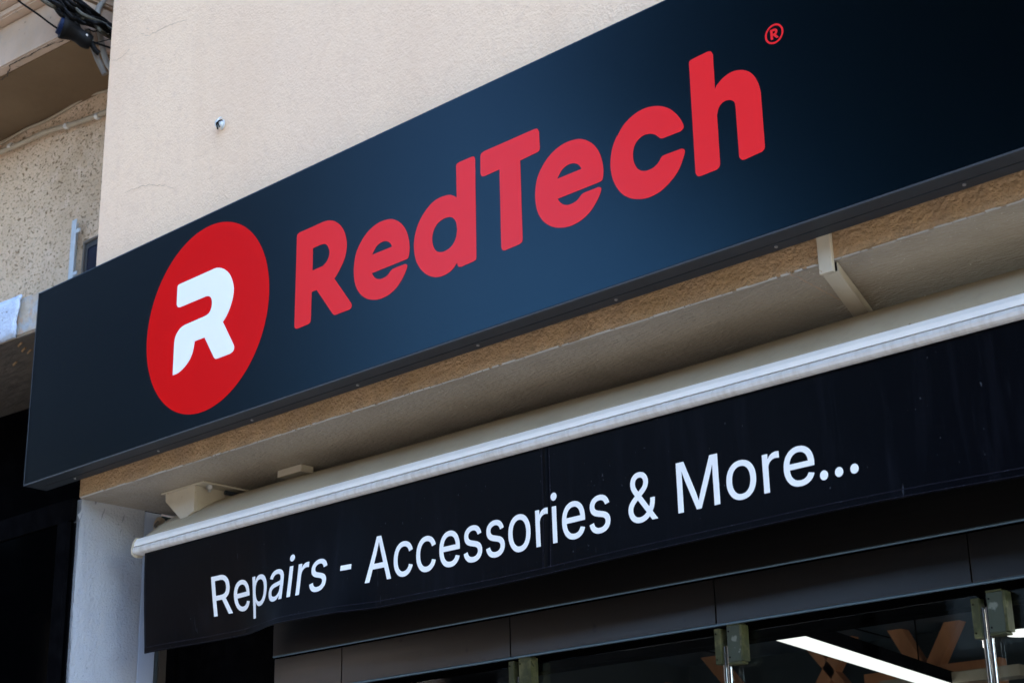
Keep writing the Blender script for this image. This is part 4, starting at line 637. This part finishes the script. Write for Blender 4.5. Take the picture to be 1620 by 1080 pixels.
# ================================================================ NEIGHBOURING HOUSE (its front is turned by about 4.7 degrees)
nb = empty('neighbour_building', (-6.5, 3.4, .13)); tag(nb, 'old house left of the shop with pitted render, balcony slab and peeling ledge', 'building')
SL = .082
def rot(x, y): return y + SL * (x + 5.4)
def nbox(x0, x1, y0, y1, z0, z1, bev=0):
    bm = bmesh.new(); hexa(bm, [(x0, rot(x0, y0), z0), (x1, rot(x1, y0), z0), (x1, rot(x1, y1), z0), (x0, rot(x0, y1), z0), (x0, rot(x0, y0), z1), (x1, rot(x1, y0), z1), (x1, rot(x1, y1), z1), (x0, rot(x0, y1), z1)])
    if bev: bmesh.ops.bevel(bm, geom=list(bm.edges), offset=bev, segments=2, affect='EDGES')
    return bm
NY = 3.43; NXR = -4.893; NXL = -12
link('wall', nbox(NXL, NXR, NY, NY + .5, 3.86, 9), M['nb_wall'], nb)
# ledge beam
LYF = 3.15; lzb = 3.772; lzt = 3.93
link('ledge', nbox(NXL, NXR, LYF, NY + .3, lzb, lzt, .006), M['plaster'], nb)
# lumpy blue-painted skin ending in a ragged break
pb = bmesh.new(); rr = random.Random(21); cols = []
xe = at(38, 478, y=LYF).x; xb_ = at(29, 533, y=LYF).x
for i in range(60):
    u = i / 59; col_ = []
    for j in range(9):
        v = j / 8; xr = xe + (xb_ - xe) * (1 - v) + .006 * math.sin(v * 11) ; x = -7.0 + (xr + 7.0) * u
        z = lzb - .004 + (lzt - lzb + .012) * v + rr.uniform(-.003, .003)
        col_.append(pb.verts.new((x, rot(x, LYF) - .010 + rr.uniform(-.002, .002) + (.009 if j in (0, 8) else 0), z)))
    cols.append(col_)
for a, c in zip(cols, cols[1:]):
    for j in range(8): pb.faces.new((a[j], c[j], c[j + 1], a[j + 1]))
pm = link('paint_skin', pb, M['patch'], nb, True); s_ = pm.modifiers.new('t', 'SOLIDIFY'); s_.thickness = .008; s_.offset = -1
crack([(at(35, 490, y=3.15).x + .004, 3.905), (at(35, 490, y=3.15).x - .012, 3.84), (at(28, 530, y=3.15).x, 3.775)], .010, M['crack_dark'], rot(-5.3, LYF) - .002, nb, 9)
link('ledge_underside', nbox(NXL, NXR, LYF + .012, NY + .32, lzb - .006, lzb - .0005), M['nb_dark'], nb)
link('recess_wall', nbox(NXL, NXR - .0, NY + .315, NY + .5, 2.6, lzb - .0065), M['black'], nb)  # black colour stands in for the deep shade under the ledge
link('shop_recess', B(NXL, X0 - .27, 3.30, 3.36, .13, 3.02), M['black'], nb)  # black sheet standing in for the darkness of the recess
# balcony slab with stepped mouldings
BZ = 4.93; BXR = -5.13
link('balcony_slab', nbox(NXL, BXR, 3.03, NY - .002, BZ, BZ + .195, .006), M['nb_trim'], nb)
link('balcony_soffit', nbox(NXL, BXR - .01, 3.075, NY - .003, BZ - .006, BZ - .0005), M['nb_soffit'], nb)
link('soffit_end', nbox(BXR - .0095, NXR, 3.30, NY - .003, BZ - .006, BZ - .0005), M['nb_soffit'], nb)
link('moulding', nbox(NXL, BXR + .02, 2.985, NY - .004, BZ + .1955, BZ + .235, .008), M['nb_trim'], nb)
link('moulding', nbox(NXL, BXR + .04, 2.95, NY - .004, BZ + .2355, BZ + .27, .008), M['nb_trim'], nb)
link('balcony_edge', nbox(NXL, BXR + .05, 2.90, NY - .004, BZ + .2705, BZ + .50), mat('weathered_grey', (.10, .095, .09), .7), nb)
link('wall_return', nbox(BXR + .06, NXR, 3.31, NY - .001, BZ + .002, 9), M['nb_soffit'], nb)
sc1 = [at(u, v, z=BZ - .006) for u, v in ((0, 128), (12, 119), (16, 104), (40, 91), (70, 75), (105, 62))]
cb = bmesh.new(); rr = random.Random(6); pr_ = None
for a, c in zip(sc1, sc1[1:]):
    for k in range(8):
        p = a.lerp(c, k / 8) + Vector((rr.uniform(-.004, .004), rr.uniform(-.004, .004), 0)); h = rr.uniform(.001, .0035)
        cur = (cb.verts.new((p.x, p.y - h, BZ - .0066)), cb.verts.new((p.x, p.y + h, BZ - .0066)))
        if pr_: cb.faces.new((pr_[0], pr_[1], cur[1], cur[0]))
        pr_ = cur
link('crack', cb, M['crack_dark'], nb)
# chips and loose crumbs under the ledge
for k, (u, v) in enumerate([(30, 545), (36, 553), (45, 556), (22, 575)]):
    p = at(u, v, z=lzb - .007); q = bmesh.new(); tube(q, [(p.x - .02, p.y + .01, p.z), (p.x, p.y, p.z - .003), (p.x + .03, p.y - .006, p.z)], .004, 6); link('loose_chip', q, M['ochre'], nb)

# black glazed showcase at street level, flush with the shop's corner
vt = empty('showcase', (-6.4, 3.09, .13)); tag(vt, 'black glazed showcase left of the grey reveal', 'showcase')
link('pane', B(-8.4, X0 - .006, 3.085, 3.097, .16, 2.93), M['vitrine'], vt)
link('frame', B(-8.4, X0 - .004, 3.084, 3.104, 2.935, 3.015, .002), M['black'], vt)
link('backing', B(-8.4, X0 - .008, 3.0985, 3.107, .16, 2.93), M['black'], vt)
for k in range(4): link('mullion', B(-8.4 + k * 1.15, -8.34 + k * 1.15, 3.066, 3.084, .16, 2.93, .002), M['black'], vt)

# ---------------------------------------------------------------- pipe, cables and boxes on the neighbour's wall
def nbat(px, py, off): # a point of the photo on the turned wall plane, `off` metres in front of it
    d = ray(px, py); y0 = NY - off + SL * 5.4; t = (y0) / (d.y - SL * d.x); return EYE + d * t
pp = [nbat(-60, 264, .024), nbat(0, 241, .024), nbat(40, 224, .024), nbat(75, 208, .024), nbat(107, 199, .024), nbat(140, 188, .024), nbat(172, 176, .024), nbat(200, 164, .024)]
pi = empty('wall_pipe', pp[1]); tag(pi, 'cream painted pipe clipped along the pitted wall under the balcony', 'pipe')
link('tube', T(pp, .0115, 14), M['pipe'], pi, True)
for u, v in ((17, 232), (106, 199), (155, 184)):
    q = nbat(u, v, .024); d = (pp[4] - pp[2]).normalized(); link('clip', T([q - d * .010, q + d * .010], .0145, 14, False), M['clip'], pi, True)
cc = [nbat(-60, 254, .012), nbat(0, 228, .012), nbat(40, 205, .012), nbat(75, 190, .012), nbat(110, 170, .012), nbat(140, 152, .012), nbat(172, 143, .012), nbat(190, 137, .012)]
tag(link('thin_cable', T(cc, .006, 10), M['pipe'], None, True), 'thin painted cable running just above the wall pipe', 'cable')
mb = empty('metal_channel', nbat(118, 440, .02)); tag(mb, 'pale galvanised channel standing upright against the pitted wall', 'metal channel')
a = nbat(119, 350, .02); c = nbat(116, 452, .02)
mz0, mz1 = c.z - .05, a.z; mx_ = (nbat(119, 400, .03)).x; my = rot(mx_, NY)
link('web', B(mx_ - .032, mx_ - .002, my - .034, my - .030, mz0, mz1, .0008), M['galv'], mb)
link('flange', B(mx_ - .0345, mx_ - .0325, my - .034, my - .003, mz0, mz1 - .003), M['galv'], mb)
for zq in (mz1 - .055, nbat(124, 430, .03).z): link('tab', B(mx_ + .002, mx_ + .030, my - .036, my - .032, zq - .012, zq + .004, .0008), M['galv'], mb)
mt = empty('meter_box', nbat(140, 410, .0)); tag(mt, 'dark meter case half hidden behind the building corner', 'meter box')
q = nbat(133, 392, .05); bx0 = q.x; bz1 = nbat(140, 380, .05).z; bz0 = bz1 - .30; by = rot(bx0, NY)
link('case', B(bx0, bx0 + .34, by - .060, by - .004, bz0, bz1, .014), M['meter'], mt, True)
link('window', B(bx0 + .055, bx0 + .28, by - .066, by - .0605, bz0 + .06, bz1 - .05, .006), M['meter_glass'], mt, True)
rim = bmesh.new(); tube(rim, [(bx0 + .02, by - .062, bz0 + .02), (bx0 + .02, by - .062, bz1 - .04), (bx0 + .05, by - .062, bz1 - .016), (bx0 + .32, by - .062, bz1 - .016)], .005, 8); link('rim', rim, M['grey_pipe'], mt, True)

def dpth(px): return 2.84 + (px - 30) / 150 * .36
def cpath(*pts): return [at(u, v, y=dpth(u) + (w_[0] if w_ else 0)) for u, v, *w_ in pts]
tag(link('thin_service_cable', T(cpath((5, -22), (30, 2), (60, 23), (92, 46), (125, 60), (150, 68), (178, 77), (200, 84)), .0042, 8), M['cable'], None, True), 'thin black cable crossing in front of the balcony edge', 'cable')
cbn = empty('cable_bundle', at(110, 15, y=3.1)); tag(cbn, 'thick bundle of black cables dropping behind the beige corner', 'cable bundle')
rr = random.Random(14)
mainp = ((62, -12), (88, 4), (108, 22), (128, 30), (145, 33), (163, 44), (182, 54), (205, 64))
for k in range(9):
    j = [(u + rr.uniform(-6, 6), v + rr.uniform(-7, 7), rr.uniform(-.03, .03)) for u, v in mainp]
    link('strand', T(cpath(*j), rr.choice((.004, .006, .009)), 8), M['cable_olive' if k % 4 == 1 else 'cable'], cbn, True)
for k in range(5):
    j = [(u + rr.uniform(-4, 4), v + rr.uniform(-3, 3), rr.uniform(-.02, .02)) for u, v in ((96, -18), (118, -2), (138, 14), (160, 32), (184, 52), (205, 66))]
    link('strand', T(cpath(*j), rr.choice((.006, .008)), 8), M['cable'], cbn, True)
for k in range(5):
    j = [(u + rr.uniform(-3, 3), v + rr.uniform(-3, 3), rr.uniform(-.02, .02)) for u, v in ((84, 8), (96, 22), (108, 30), (118, 36), (134, 60))]
    link('strand', T(cpath(*j), .007, 8), M['cable'], cbn, True)
for k in range(7):
    j = [(u + rr.uniform(-5, 5), v + rr.uniform(-5, 5), rr.uniform(-.02, .02)) for u, v in ((74, -16), (92, -2), (112, 10), (134, 24), (158, 36), (184, 48), (205, 58))]
    link('strand', T(cpath(*j), rr.choice((.003, .005, .008)), 8), M['cable_olive' if k % 3 == 0 else 'cable'], cbn, True)
link('strand', T(cpath((140, 46), (148, 50), (158, 49), (182, 52)), .003, 8), M['cable'], cbn, True)
link('strand', T(cpath((150, 68), (160, 66), (172, 63), (184, 60)), .002, 8), M['cable'], cbn, True)
sp = empty('splice_case', at(110, 50, y=3.07)); tag(sp, 'fat black cable splice case with a blue end cap', 'splice case')
link('case', T(cpath((97, 43), (108, 47), (122, 55), (133, 63), (144, 68)), lambda t: .044 - .018 * t + .004 * math.sin(t * 9), 18), M['cable'], sp, True)
link('end_cap', T(cpath((92.5, 40), (99, 43)), lambda t: .033 + .004 * t, 18, False), M['blue_cap'], sp, True)
link('tail', T(cpath((138, 60), (146, 72), (151, 80), (157, 85)), .011, 10), M['cable'], sp, True)
link('bolt', T(cpath((137, 55, -.035), (138, 56, -.04)), .0035, 8, False), M['clip'], sp)
wh = [at(u, v, y=dpth(u) + .05) for u, v in ((172, -14), (165, 0), (158, 10), (154, 22), (155, 40), (159, 58), (162, 74), (166, 90), (172, 104), (184, 118))]
tag(link('white_hose', T(wh, .0125, 14), M['hose'], None, True), 'white corrugated hose curving down beside the beige corner', 'hose')
gp = [at(u, v, y=dpth(u) + .02) for u, v in ((138, 48), (146, 70), (153, 90), (160, 105), (166, 118))]
tag(link('grey_pipe', T(gp, .0125, 12), M['grey_pipe'], None, True), 'short grey pipe hanging under the splice case', 'pipe')
gp = [at(u, v, y=dpth(u) + .10) for u, v in ((152, -8), (138, 6), (125, 20))]
tag(link('dark_pipe', T(gp, .020, 12), M['trim'], None, True), 'stubby dark grey pipe behind the cable bundle', 'pipe')
print('objects', len(bpy.data.objects))
